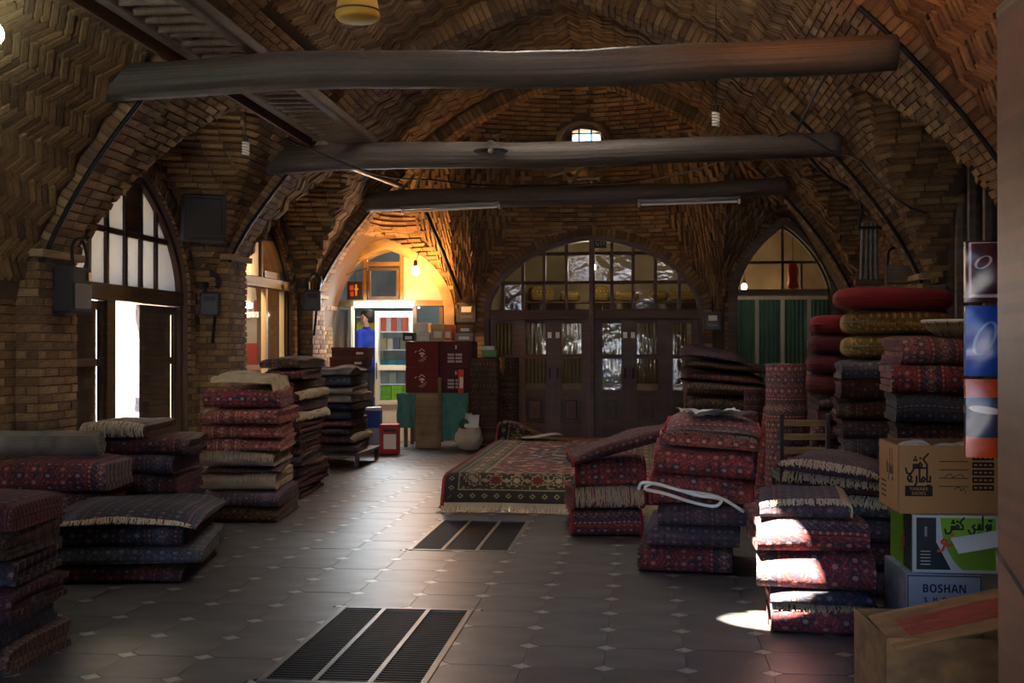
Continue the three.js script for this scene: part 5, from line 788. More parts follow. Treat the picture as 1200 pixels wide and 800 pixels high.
{
  let y = stack('the column under the gold cushions', [990, 1090], 10.3, -0.08, many(8, (k) => [['dark plum', 'brown', 'maroon', 'grey plum'][k % 4], ['plum', 'brown', 'maroon', 'slate'][k % 4], 0.9, 0.9, 0.165, { nest: 3, wave: 0.025, dx: -0.03 * (k % 3), sideFringe: k === 4 }]), 0, 0.03);
  for (const [k, l] of [[0, 'gold brocade cushion with a grey end, lower of the two'], [1, 'gold brocade cushion with a grey end, under the red mattress']]) { cushion('floor_cushion', l, 'cushion', RUG.gold, 0.9, 0.215, 0.75, [at(1052, 400, 10.6).x, y, -10.75], -0.1, 'gold cushions', RUG.grey); y += 0.212; }
  const t = cushion('mattress', 'red mattress lying topmost over the gold cushions', 'mattress', RUG.red, 0.98, 0.2, 0.85, [at(1048, 400, 10.6).x, y, -10.75], -0.12); t.rotation.z = -0.03;
  let z = stack('the low column behind the chair', [955, 1003], 11.4, -0.05, many(7, (k) => [['rose grey', 'dark maroon', 'plum', 'brown'][k % 4], ['rose', 'maroon', 'plum', 'brown'][k % 4], 0.52, 0.7, 0.14, { nest: 2, sideFringe: false, wave: 0.03 }]), 0, 0.02);
  ['wine mattress, lowest', 'wine mattress, second', 'wine mattress, third', 'bright red mattress, topmost'].forEach((l, k) => { cushion('mattress', l + ' of four on the low column behind the chair', 'mattress', k === 3 ? RUG.red : RUG.wine, 0.54 - 0.02 * k, 0.19, 0.65, [at(979, 420, 11.6).x + 0.01 * k, z, -11.75], -0.06); z += 0.19; });
  y = stack('the tall pile behind the cartons', [1046, 1150], 8.2, -0.06, [['dark maroon', 'maroon', 0.82, 0.75, 0.17], ['dark wine', 'maroon', 0.82, 0.75, 0.16], ['grey plum', 'plum', 0.84, 0.75, 0.15, { nest: 3 }], ['white-fringed plum', 'rose', 0.8, 0.75, 0.14, { fringe: 0.05, nest: 3 }], ['dark wine', 'maroon', 0.8, 0.75, 0.15], ['dark red', 'maroon', 0.8, 0.75, 0.15], ['grey medallion', 'slate', 0.8, 0.75, 0.2], ['orange-ended blue', 'scarlet', 0.8, 0.75, 0.19, { dx: 0.01 }], ['rose curled', 'rose', 0.72, 0.75, 0.19, { dx: 0.03, nest: 3 }]]);
  const b = thing('woven_basket', 'shallow pale woven basket on the tall pile behind the cartons', 'basket', [at(1118, 385, 8.4).x, y, -8.45]); mesh('bowl', new THREE.LatheGeometry([[0.0, 0.0], [0.1, 0.0], [0.17, 0.05], [0.2, 0.1], [0.185, 0.1], [0.155, 0.055], [0.0, 0.012]].map((v) => new THREE.Vector2(...v)), 32), M.paleWood, b); mesh('rim', new THREE.TorusGeometry(0.195, 0.013, 8, 36).rotateX(Math.PI / 2).translate(0, 0.1, 0), M.white, b); for (let k = 0; k < 16; k++) { const a = k / 16 * 6.283; mesh('stave', rod(V(0.11 * Math.cos(a), 0.004, 0.11 * Math.sin(a)), V(0.205 * Math.cos(a), 0.1, 0.205 * Math.sin(a)), 0.007, 5), M.greyWood, b); }
}
// ------------------------------------------------------------------ chair with a slatted back
{
  const c = at(943, 500, 9.3), t = thing('slatted_chair', 'black metal chair with three pale back slats beside the rose roll', 'chair', [c.x, 0, -9.3], 0.05);
  for (const s of [-1, 1]) { mesh('back_post', rbox(0.03, 0.94, 0.03, 0.006).translate(s * 0.175, 0.47, 0), M.black, t); mesh('leg', rbox(0.03, 0.44, 0.03, 0.006).translate(s * 0.175, 0.22, -0.38), M.black, t); mesh('side_rail', rbox(0.025, 0.03, 0.36, 0.005).translate(s * 0.175, 0.43, -0.19), M.black, t); }
  for (const y of [0.66, 0.765, 0.87]) mesh('slat', rbox(0.325, 0.05, 0.018, 0.006).translate(0, y, 0.002), M.paleWood, t); mesh('seat', rbox(0.38, 0.03, 0.38, 0.01).translate(0, 0.46, -0.19), M.black, t);
}
// ------------------------------------------------------------------ cartons with print
function canvasMat(w, h, draw, rough = 0.8) { const c = document.createElement('canvas'); c.width = w; c.height = h; const x = c.getContext('2d'); draw(x, w, h); const t = new THREE.CanvasTexture(c); t.colorSpace = THREE.SRGBColorSpace; return std('#ffffff', rough, { map: t }); }
const GLYPH = {   // strokes of Persian words, baseline 0, x to the right, y down; dots as single points
  kafsh: [[[1, -0.8], [0.72, -0.5], [0.92, -0.22], [0.92, 0], [0.2, 0]], [[0.62, 0], [0.66, -0.2], [0.56, -0.3], [0.48, -0.18], [0.52, 0]], [[0.4, 0], [0.4, -0.2]], [[0.3, 0], [0.3, -0.2]], [[0.2, -0.2], [0.2, 0.1], [0.05, 0.32], [-0.15, 0.3], [-0.22, 0.02]], [[0.57, -0.55]], [[0.24, -0.45]], [[0.36, -0.45]], [[0.3, -0.6]]],
  yamare: [[[1, -0.25], [1, 0], [0.85, 0], [0.85, -0.8]], [[0.98, 0.2]], [[0.88, 0.2]], [[0.7, 0], [0.76, -0.12], [0.68, -0.22], [0.6, -0.12], [0.62, 0], [0.5, 0], [0.5, -0.8]], [[0.36, -0.25], [0.36, 0.05], [0.24, 0.28]], [[0.16, 0], [0.02, 0], [-0.06, -0.16], [0.04, -0.34], [0.14, -0.18], [0.02, 0]]],
  tolidi: [[[1, -0.3], [1, 0], [0.88, 0], [0.92, -0.2], [0.82, -0.28], [0.76, -0.14], [0.86, -0.02], [0.78, 0.24], [0.66, 0.26]], [[1.02, -0.5]], [[0.92, -0.5]], [[0.6, -0.85], [0.6, 0], [0.48, 0], [0.48, -0.24]], [[0.48, 0], [0.36, 0], [0.42, -0.3]], [[0.36, 0], [0.3, 0]], [[0.52, 0.2]], [[0.42, 0.2]], [[0.2, -0.25], [0.08, -0.15], [0.2, 0], [0.16, 0.22], [0, 0.28], [-0.12, 0.05]]],
  no: [[[0.9, -0.4], [0.9, 0], [0.5, 0]], [[0.5, 0], [0.56, -0.24], [0.42, -0.36], [0.3, -0.18], [0.48, -0.02], [0.36, 0.32], [0.1, 0.36]], [[0.9, -0.65]]],
};
function persian(x, word, ox, oy, s, lw, color) { x.strokeStyle = x.fillStyle = color; x.lineWidth = lw; x.lineCap = 'round'; x.lineJoin = 'round'; for (const st of GLYPH[word]) { if (st.length === 1) { x.fillRect(ox + st[0][0] * s - lw * 0.6, oy + st[0][1] * s - lw * 0.6, lw * 1.2, lw * 1.2); continue; } x.beginPath(); st.forEach(([a, b], k) => k ? x.lineTo(ox + a * s, oy + b * s) : x.moveTo(ox + a * s, oy + b * s)); x.stroke(); } }
const card = std('#b5854f', 0.85, { map: grainTex });
const printOn = (t, name, w, h, p, ry, mat) => { const m = mesh(name, new THREE.BoxGeometry(w, h, 0.002), mat, t); m.position.set(...p); m.rotation.y = ry; return m; };
const kraft = '#b5854f';
{
  const W = 0.47, H = 0.33, D = 0.46, t = thing('shoe_carton', 'open brown carton with black print and plastic bags, topmost of three', 'carton', [at(1112, 560, 5.9).x, 0.648, -6.13], 0.0), th = 0.006;
  mesh('carton_wall', merge([boxAt(-W / 2, W / 2, 0, th, -D / 2, D / 2), boxAt(-W / 2, -W / 2 + th, 0, H, -D / 2, D / 2), boxAt(W / 2 - th, W / 2, 0, H, -D / 2, D / 2), boxAt(-W / 2, W / 2, 0, H, -D / 2, -D / 2 + th), boxAt(-W / 2, W / 2, 0, H, D / 2 - th, D / 2)]), card, t);
  printOn(t, 'front_print', W - 0.004, H - 0.004, [0, H / 2, D / 2 + 0.0012], 0, canvasMat(512, 360, (x, w, h) => {
    x.fillStyle = kraft; x.fillRect(0, 0, w, h); x.fillStyle = '#1c1712'; x.textAlign = 'center'; persian(x, 'kafsh', 55, 118, 95, 9, '#1c1712'); persian(x, 'yamare', 50, 190, 110, 10, '#1c1712'); x.fillRect(30, 212, 142, 56); x.fillStyle = kraft; x.font = 'bold 24px sans-serif'; x.fillText('YAMARE', 101, 237); x.fillText('SHOES', 101, 261);
    x.fillStyle = '#1c1712'; for (let k = 0; k < 4; k++) x.fillRect(205, 80 + k * 44, 150, 4); for (let k = 0; k < 5; k++) { x.fillRect(375, 44 + k * 40, 110, 30); } x.fillStyle = kraft; for (let k = 0; k < 5; k++) { for (let q = 0; q < 4; q++) x.fillRect(384 + q * 25, 54 + k * 40, 16, 10); }
    x.strokeStyle = '#1c1712'; x.lineWidth = 3; x.beginPath(); x.moveTo(235, 165); x.quadraticCurveTo(270, 130, 275, 170); x.quadraticCurveTo(320, 130, 335, 172); x.stroke(); x.beginPath(); x.moveTo(285, 230); x.quadraticCurveTo(310, 200, 318, 240); x.quadraticCurveTo(335, 205, 340, 250); x.stroke();
  }));
  printOn(t, 'side_print', D - 0.01, H - 0.01, [-W / 2 - 0.0012, H / 2, 0], -Math.PI / 2, canvasMat(256, 180, (x, w, h) => { x.fillStyle = kraft; x.fillRect(0, 0, w, h); x.fillStyle = '#1c1712'; persian(x, 'yamare', 110, 80, 80, 8, '#1c1712'); for (let k = 0; k < 4; k++) x.fillRect(30, 110 + k * 14, 70, 4); }));
  const bag = (x, z, s, k) => { const g = new THREE.SphereGeometry(1, 24, 16), p = g.attributes.position; for (let i = 0; i < p.count; i++) { const n = 1 + 0.35 * (fbm(p.getX(i) * 3 + k, p.getY(i) * 3 + p.getZ(i) * 2) - 0.5); p.setXYZ(i, p.getX(i) * 0.09 * n, p.getY(i) * 0.05 * n, p.getZ(i) * 0.1 * n); } g.computeVertexNormals(); const m = thing('plastic_bag', 'clear crumpled plastic bag inside the open brown carton', 'bag', [at(1112, 560, 5.9).x + x, 0.645 + H - 0.045, -6.13 + z], k, 'bags in the open carton'); mesh('film', g, std('#b9bec2', 0.18), m); };
  bag(-0.12, 0.08, 1, 0.4); bag(0.03, 0.1, 1, 1.3); bag(0.14, -0.02, 1, 2.2); bag(-0.08, -0.12, 1, 3.1);
}
{
  const W = 0.4, H = 0.28, D = 0.5, t = thing('shoe_carton', 'white and green carton with Persian lettering, middle of three', 'carton', [at(1120, 630, 5.9).x, 0.364, -6.16], 0.0); mesh('carton_body', rbox(W, H, D, 0.004).translate(0, H / 2, 0), std('#cfd0cc', 0.6), t);
  printOn(t, 'front_print', W - 0.006, H - 0.006, [0, H / 2, D / 2 + 0.0012], 0, canvasMat(512, 384, (x, w, h) => { x.fillStyle = '#d4d5d0'; x.fillRect(0, 0, w, h); x.fillStyle = '#2a2b2e'; x.fillRect(20, 16, 120, 350); x.beginPath(); x.moveTo(140, 180); x.lineTo(230, 366); x.lineTo(140, 366); x.fill(); x.fillStyle = '#7fb32a'; x.beginPath(); x.moveTo(165, 16); x.lineTo(500, 16); x.lineTo(500, 366); x.lineTo(300, 366); x.quadraticCurveTo(180, 260, 165, 16); x.fill(); persian(x, 'tolidi', 350, 92, 120, 12, '#111'); persian(x, 'kafsh', 215, 92, 95, 12, '#111'); persian(x, 'no', 140, 200, 110, 16, '#e2502a'); x.fillStyle = '#cfd0d0'; x.font = 'bold 22px sans-serif'; x.textAlign = 'center'; x.save(); x.translate(70, 110); x.rotate(Math.PI / 2); x.fillText('SHOES', 0, 0); x.restore(); for (let k = 0; k < 5; k++) x.fillRect(45, 240 + k * 22, 60, 6); }, 0.5));
  printOn(t, 'side_print', D - 0.006, H - 0.006, [-W / 2 - 0.0012, H / 2, 0], -Math.PI / 2, canvasMat(384, 240, (x, w, h) => { x.fillStyle = '#7fb32a'; x.fillRect(0, 0, w, h); x.fillStyle = '#2a2b2e'; x.fillRect(w * 0.62, 0, w * 0.38, h); x.fillStyle = '#e2502a'; persian(x, 'no', w * 0.45, 150, 90, 13, '#e2502a'); }, 0.5));
  const f = mesh('torn_flap', rbox(0.32, 0.004, 0.12, 0.001), M.white, t); f.position.set(0.14, 0.17, D / 2 + 0.05); f.rotation.set(0.5, 0.1, 0.16);
}
{
  const W = 0.36, H = 0.36, D = 0.5, t = thing('shoe_carton', 'grey carton printed BOSHAN SHOES, lowest of three', 'carton', [at(1106, 700, 5.9).x, 0.003, -6.14], 0.0); mesh('carton_body', rbox(W, H, D, 0.004).translate(0, H / 2, 0), std('#8f939b', 0.7, { map: grainTex }), t);
  printOn(t, 'front_print', W - 0.006, H - 0.006, [0, H / 2, D / 2 + 0.0012], 0, canvasMat(512, 470, (x, w, h) => { x.fillStyle = '#a3a6ad'; x.fillRect(0, 0, w, h); x.strokeStyle = '#34353a'; x.lineWidth = 8; x.strokeRect(10, 10, w - 20, h - 20); x.fillStyle = '#15161a'; x.textAlign = 'center'; x.font = 'bold 74px sans-serif'; x.fillText('BOSHAN', w / 2, 115); x.font = 'bold 46px sans-serif'; 'SHOES'.split('').forEach((c, k) => x.fillText(c, 130 + k * 63, 178)); x.fillStyle = '#b9bcc2'; x.beginPath(); x.ellipse(180, 340, 110, 60, 0, 0, 7); x.fill(); }, 0.6));
}
{
  const t = thing('cardboard_box', 'low cardboard box with a raised red-printed flap beside the grey carton', 'carton', [at(1118, 760, 4.5).x, 0.003, -4.75], 0.05), W = 0.52, H = 0.38, D = 0.5, th = 0.006; mesh('carton_wall', merge([boxAt(-W / 2, W / 2, 0, th, -D / 2, D / 2), boxAt(-W / 2, -W / 2 + th, 0, H, -D / 2, D / 2), boxAt(W / 2 - th, W / 2, 0, H, -D / 2, D / 2), boxAt(-W / 2, W / 2, 0, H, -D / 2, -D / 2 + th), boxAt(-W / 2, W / 2, 0, H, D / 2 - th, D / 2)]), card, t);
  const f = mesh('flap', new THREE.BoxGeometry(0.56, 0.006, 0.34), card, t); f.position.set(0.03, H + 0.05, 0.12); f.rotation.set(0.14, 0.08, 0.2); printOn(f, 'flap_print', 0.4, 0.16, [0, 0.004, 0], 0, std('#b8452c', 0.8, { map: grainTex })).rotation.x = -Math.PI / 2;
}
// ------------------------------------------------------------------ tall brown panel and the goods hanging behind it
{
  const t = thing('cupboard', 'tall brown wooden cupboard side close to the viewer', 'cupboard', [at(1170, 400, 3.14).x + 0.02, 0, -2.3]); mesh('side_board', rbox(0.04, 2.29, 1.7, 0.004).translate(0, 1.147, 0), M.brownPanel, t); mesh('back_board', rbox(0.6, 2.29, 0.03, 0.004).translate(0.3, 1.147, -0.83), M.brownPanel, t); mesh('top_board', rbox(0.62, 0.04, 1.7, 0.004).translate(0.3, 2.27, 0), M.brownPanel, t); mesh('pale_edge', rbox(0.042, 0.03, 1.7, 0.002).translate(0, 2.305, 0), M.paleWood, t);
  mesh('trailing_wire', tubeThrough([V(-0.026, 0.93, -0.84), V(-0.03, 0.9, -0.7), V(-0.03, 0.84, -0.5), V(-0.03, 0.82, -0.3)], 0.005, 24, 5), M.cable, t);
  const p = thing('display_post', 'steel display post with packets clipped to it', 'post', [at(1170, 400, 3.75).x + 0.12, 0, -3.75]); mesh('post', rod(V(0, 0.02, 0), V(0, 2.0, 0), 0.02), M.steel, p); mesh('foot', new THREE.CylinderGeometry(0.16, 0.17, 0.02, 24).translate(0, 0.01, 0), M.iron, p); for (const y of [1.12, 1.35, 1.56, 1.78]) mesh('clip', rod(V(0, y, 0), V(-0.08, y, 0.03), 0.006), M.steel, p);
  const pack = (label, y0, y1, draw) => { const w = 0.26, h = y1 - y0, k = thing('hanging_packet', label, 'packet', [at(1172, 400, 3.7).x + 0.03, (y0 + y1) / 2, -3.7], -0.1), g = new THREE.BoxGeometry(w, h, 0.03, 8, 10, 1), q = g.attributes.position; for (let i = 0; i < q.count; i++) { const b = 0.02 * Math.cos(q.getX(i) / w * 3) * Math.cos(q.getY(i) / h * 3) + 0.006 * vnoise(q.getX(i) * 30, q.getY(i) * 30 + y0 * 9); q.setZ(i, q.getZ(i) + Math.sign(q.getZ(i)) * b); } g.computeVertexNormals(); mesh('wrapper', g, canvasMat(128, 256, draw, 0.25), k); mesh('header_strip', rbox(w, 0.02, 0.012, 0.002).translate(0, h / 2 - 0.012, 0.0), M.white, k); };
  pack('maroon glossy packet, highest on the display post', 1.585, 1.77, (x, w, h) => { x.fillStyle = '#4a141e'; x.fillRect(0, 0, w, h); x.strokeStyle = '#c9b6b8'; x.lineWidth = 4; x.strokeRect(6, 8, 40, h - 40); x.beginPath(); x.ellipse(24, 90, 9, 26, 0.2, 0, 7); x.stroke(); x.fillStyle = '#d8d0d0'; x.fillRect(4, h - 30, 50, 10); });
  pack('bright blue packet on the display post', 1.365, 1.575, (x, w, h) => { x.fillStyle = '#1250b8'; x.fillRect(0, 0, w, h); x.strokeStyle = '#8fb6ee'; x.lineWidth = 5; x.beginPath(); x.ellipse(26, 120, 12, 60, 0.15, 0, 7); x.stroke(); });
  pack('orange and navy packet, lowest on the display post', 1.12, 1.355, (x, w, h) => { x.fillStyle = '#1c2348'; x.fillRect(0, 0, w, h); x.fillStyle = '#d8521e'; x.fillRect(0, 0, w, 60); x.fillRect(0, 190, w, 66); x.fillStyle = '#e8e4dc'; x.beginPath(); x.ellipse(26, 100, 24, 12, 0.4, 0, 7); x.fill(); });
}
// ------------------------------------------------------------------ table with cartons by the lit shop
{
  const x0 = at(474, 460, 17.2).x, x1 = at(551, 460, 17.2).x, cx = (x0 + x1) / 2, w = x1 - x0, h = 0.78, D = 0.6, t = thing('cloth_table', 'small table under a teal cloth beside the glazed shop door', 'table', [cx, 0, -17.3]);
  mesh('table_top', rbox(w, 0.03, D, 0.006).translate(0, h - 0.02, 0), M.greyWood, t); for (const [a, b] of [[-1, -1], [1, -1], [-1, 1], [1, 1]]) mesh('leg', rbox(0.05, h - 0.04, 0.05, 0.005).translate(a * (w / 2 - 0.05), (h - 0.04) / 2, b * (D / 2 - 0.05)), M.greyWood, t);
  const teal = std('#5fa095', 0.9, { map: clothTex, side: THREE.DoubleSide }), cl = thing('teal_cloth', 'teal cloth hanging over the front of the carton table', 'cloth', [cx, h, -17.3]); const hang = (a, b, drop, z, nm) => { const g = new THREE.PlaneGeometry(b - a, drop, 24, 8), q = g.attributes.position; for (let k = 0; k < q.count; k++) { const y = q.getY(k); q.setZ(k, 0.018 * Math.sin(q.getX(k) * 38 + y * 3) * (0.5 - y / drop) + 0.012); q.setX(k, q.getX(k) + 0.01 * Math.sin(y * 20)); } g.computeVertexNormals(); mesh(nm, g.translate((a + b) / 2, -drop / 2 + 0.004, z), teal, cl); };
  hang(-w / 2 - 0.03, w / 2, 0.0 + 0.2, D / 2 + 0.012, 'front_drape'); hang(0.05, w / 2 - 0.02, 0.68, D / 2 + 0.03, 'long_drape'); hang(-w / 2 - 0.06, -w / 2 + 0.2, 0.5, D / 2 + 0.03, 'corner_drape'); mesh('top_cover', rbox(w + 0.02, 0.006, D + 0.03, 0.002).translate(0, 0.005, 0), teal, cl);
  const pn = thing('leaning_board', 'plain tan board with a wooden batten leaning on the teal cloth table', 'board', [at(502, 500, 16.93).x, 0.003, -16.9]); mesh('board', rbox(0.36, 0.78, 0.02, 0.003).translate(0, 0.39, 0), std('#b59a68', 0.7, { map: woodTex }), pn); mesh('batten', rbox(0.05, 1.02, 0.03, 0.004).translate(0.17, 0.51, 0.026), M.goldWood, pn); pn.rotation.x = -0.05;
  const em = canvasMat(256, 192, (x, W, H) => { x.fillStyle = '#6b1d18'; x.fillRect(0, 0, W, H); x.strokeStyle = '#d9cfc4'; x.lineWidth = 7; x.beginPath(); x.moveTo(100, 75); x.lineTo(125, 55); x.lineTo(150, 72); x.moveTo(105, 95); x.quadraticCurveTo(130, 70, 148, 98); x.moveTo(85, 70); x.lineTo(70, 82); x.stroke(); x.fillStyle = '#d9cfc4'; x.fillRect(112, 84, 34, 16); x.fillRect(118, 105, 20, 12); x.strokeStyle = '#a89a9a'; x.beginPath(); x.moveTo(100, 150); x.lineTo(165, 112); x.moveTo(120, 155); x.lineTo(158, 130); x.stroke(); });
  const em2 = canvasMat(256, 192, (x, W, H) => { x.fillStyle = '#4f1a1a'; x.fillRect(0, 0, W, H); x.fillStyle = '#b9aca8'; for (let r = 0; r < 3; r++) for (let c = 0; c < 2; c++) x.fillRect(60 + c * 62, 90 + r * 26, 52, 18); x.fillRect(118, 26, 16, 30); });
  const maroon = std('#6b1d18', 0.6), dark = std('#4f1a1a', 0.6), bw = w * 0.5, bh = 0.372;
  [[0, 0, 'maroon carton with a white emblem, lower of two on the teal table', maroon, em], [0, 1, 'maroon carton with a white emblem, upper of two on the teal table', maroon, em], [1, 0, 'dark red carton with printed squares, lower, beside the emblem cartons', dark, em2], [1, 1, 'dark red carton with printed squares, upper, beside the emblem cartons', dark, em2]].forEach(([c, r, l, m, p]) => { const b = thing('shoe_carton', l, 'carton', [x0 + 0.05 + bw / 2 + c * (bw + 0.006), h + 0.01 + r * (bh + 0.003), -17.28 - c * 0.05]); mesh('carton_body', rbox(bw, bh, 0.5, 0.005).translate(0, bh / 2, 0), m, b); printOn(b, 'front_print', bw - 0.01, bh - 0.01, [0, bh / 2, 0.2512], 0, p); mesh('seam_tape', rbox(bw, 0.004, 0.05, 0.001).translate(0, bh + 0.0, 0), M.greyWood, b); });
  const ob = thing('orange_box', 'bright orange narrow box beside the dark red cartons', 'box', [at(540, 450, 16.95).x, h + 0.012, -16.98]); mesh('box_body', rbox(0.08, 0.34, 0.06, 0.004).translate(0, 0.17, 0), std('#d8441c', 0.5), ob); mesh('box_label', rbox(0.05, 0.16, 0.003, 0.001).translate(0.01, 0.15, 0.032), M.white, ob);
  const ty = h + 0.012 + 2 * (bh + 0.003) + 0.004; const small = (l, px, w2, h2, yo, col, lab) => { const b = thing('shoe_box', l, 'box', [at(px, 390, 17.2).x, ty + yo, -17.2], rr(-0.04, 0.04)); mesh('box_body', rbox(w2, h2, 0.3, 0.004).translate(0, h2 / 2, 0), std(col, 0.6), b); mesh('lid', rbox(w2 + 0.006, h2 * 0.25, 0.306, 0.003).translate(0, h2 * 0.89, 0), std(lab, 0.6), b); mesh('box_label', rbox(w2 * 0.6, h2 * 0.4, 0.002, 0.001).translate(0, h2 * 0.38, 0.152), M.white, b); };
  small('black shoe box with a white end on the emblem carton', 481, 0.17, 0.12, 0, '#26221f', '#26221f'); small('white shoe box, lower, on the emblem carton', 498, 0.19, 0.12, 0, '#d9d4c4', '#e6e2d4'); small('white shoe box, upper, on the emblem carton', 496, 0.19, 0.13, 0.13, '#e2ddcf', '#efeadd'); small('kraft shoe box beside the white shoe boxes', 515, 0.2, 0.24, 0, '#b99a5c', '#c4a568'); small('orange shoe box on the dark red cartons', 527, 0.13, 0.23, 0, '#cf6a2e', '#d97a3a'); small('grey shoe box, lower, on the dark red cartons', 545, 0.26, 0.11, 0, '#9c8f8a', '#a89a94'); small('brown shoe box, upper, on the dark red cartons', 547, 0.22, 0.11, 0.12, '#7a5236', '#86603f');
  // plastic bag of goods on the floor
  const bp = gp(547, 527), bg = thing('shopping_bag', 'bulging white and green plastic bag on the floor by the standing rug', 'bag', [bp.x + 0.03, 0.003, bp.z + 0.05]), g = new THREE.SphereGeometry(1, 32, 24), q = g.attributes.position; for (let k = 0; k < q.count; k++) { const n = 1 + 0.9 * (fbm(q.getX(k) * 2.2 + 5, q.getY(k) * 2.6 + q.getZ(k) * 2.2) - 0.5), y = q.getY(k); q.setXYZ(k, q.getX(k) * 0.18 * n * (1 - 0.35 * y), (Math.max(y, -0.93) + 0.93) * 0.2 * (1 + 0.1 * n), q.getZ(k) * 0.14 * n * (1 - 0.25 * y)); } g.computeVertexNormals(); mesh('bag_film', g, std('#c4b59e', 0.4), bg); mesh('green_bundle', new THREE.IcosahedronGeometry(0.1, 3).scale(1, 0.9, 0.9).translate(-0.03, 0.36, 0.02), std('#2f5a40', 0.7), bg);
  { const k = new THREE.PlaneGeometry(0.2, 0.2, 10, 10), s = k.attributes.position; for (let q2 = 0; q2 < s.count; q2++) s.setZ(q2, 0.05 * fbm(s.getX(q2) * 14, s.getY(q2) * 14)); k.computeVertexNormals(); mesh('bag_handle', k.rotateX(-0.5).translate(0.06, 0.4, 0.06), std('#d6d2c8', 0.4, { side: THREE.DoubleSide }), bg); mesh('bag_handle', k.clone().rotateY(1.2).translate(-0.06, 0.02, 0.02), std('#d6d2c8', 0.4, { side: THREE.DoubleSide }), bg); }
  const gb = thing('green_packet', 'green and white packets on the standing brown rug', 'packet', [at(573, 480, 17.1).x, 1.312, -17.12], 0.1); mesh('box_body', rbox(0.22, 0.1, 0.14, 0.006).translate(0, 0.05, 0), std('#5f8a3a', 0.6), gb); mesh('white_box', rbox(0.2, 0.06, 0.12, 0.004).translate(-0.02, 0.13, 0), M.white, gb);
}
// boxes round the grey-topped stack
{
  const tray = (l, px, py, d, w, h, n) => { }; const cx = -4.0; let y = 0.003;
  for (let k = 0; k < 11; k++) { const b = thing('maroon_box', `maroon shoe box, ${k === 10 ? 'topmost' : ORD[k]} in the column behind the grey-topped stack`, 'box', [cx + rr(-0.02, 0.02) + (k > 8 ? 0.12 : 0), y, -15.75], rr(-0.05, 0.05), 'maroon shoe boxes'); mesh('box_body', rbox(0.5, 0.125, 0.34, 0.004).translate(0, 0.0625, 0), std('#4a1c16', 0.6), b); mesh('lid', rbox(0.506, 0.035, 0.346, 0.003).translate(0, 0.112, 0), std('#5c2119', 0.6), b); mesh('end_label', rbox(0.1, 0.03, 0.002, 0.001).translate(0.14, 0.05, 0.172), M.white, b); y += 0.132; }
  const f = at(456, 518, 15.9), r = thing('red_box', 'red box with a white label on the floor beside the grey-topped stack', 'box', [f.x, 0.003, -15.95], 0.12); mesh('box_body', rbox(0.26, 0.4, 0.24, 0.005).translate(0, 0.2, 0), std('#b3201c', 0.55), r); mesh('box_label', rbox(0.17, 0.2, 0.002, 0.001).translate(0.01, 0.17, 0.121), M.white, r); mesh('dark_band', rbox(0.17, 0.04, 0.002, 0.001).translate(0.01, 0.32, 0.121), M.black, r);
  const b = thing('blue_carton', 'tall white and blue carton behind the red box', 'carton', [f.x - 0.27, 0.003, -16.15], 0.1); mesh('carton_body', rbox(0.2, 0.62, 0.26, 0.005).translate(0, 0.31, 0), std('#c9ced6', 0.6), b); mesh('blue_band', rbox(0.203, 0.24, 0.263, 0.003).translate(0, 0.46, 0), std('#2448a8', 0.6), b);
}
// ------------------------------------------------------------------ goods in the lit shop, the side shop and the dark rooms
function shelfUnit(label, x0, x1, d, ys, depth) { const t = thing('shelf_unit', label, 'shelf', [(x0 + x1) / 2, 0.0, -d]); const w = x1 - x0; for (const s of [-1, 1]) mesh('side_panel', rbox(0.03, ys[ys.length - 1] - 0.24, depth, 0.003).translate(s * (w / 2 - 0.015), (ys[ys.length - 1] + 0.24) / 2, 0), M.white, t); for (const y of ys) mesh('shelf_board', rbox(w - 0.062, 0.02, depth, 0.003).translate(0, y - 0.012, 0), M.white, t); }
const colMat = {}; const cm = (c) => colMat[c] ??= std(c, 0.55); const boxGeos = {}; const bgeo = (w, h, d) => boxGeos[[w.toFixed(3), h.toFixed(3), d]] ??= rbox(w, h, d, 0.004, 1);
function shelfRow(kind, label, group, x0, x1, y, d, n, h, cols, levels = 1, words = []) { const w = (x1 - x0) / n; for (let l = 0; l < levels; l++) for (let k = 0; k < n; k++) { const hh = h * (levels > 1 ? 1 : 0.85 + 0.15 * hash(k, d + y)), m = mesh(kind, bgeo(w - 0.008, hh, 0.24), cm(cols[(k * 7 + l * 3) % cols.length])); m.position.set(x0 + (k + 0.5) * w, y + hh / 2 + l * (h + 0.002), -d); tag(m, levels > 1 ? label + ', ' + ['lowest', 'second', 'third', 'fourth', 'top'][l] + ' layer' : (words[(k * 7 + l * 3) % cols.length] ?? '') + label, kind.split('_').pop(), levels > 1 ? group + ' ' + ['lowest', 'second', 'third', 'fourth', 'top'][l] + ' layer' : group); } }
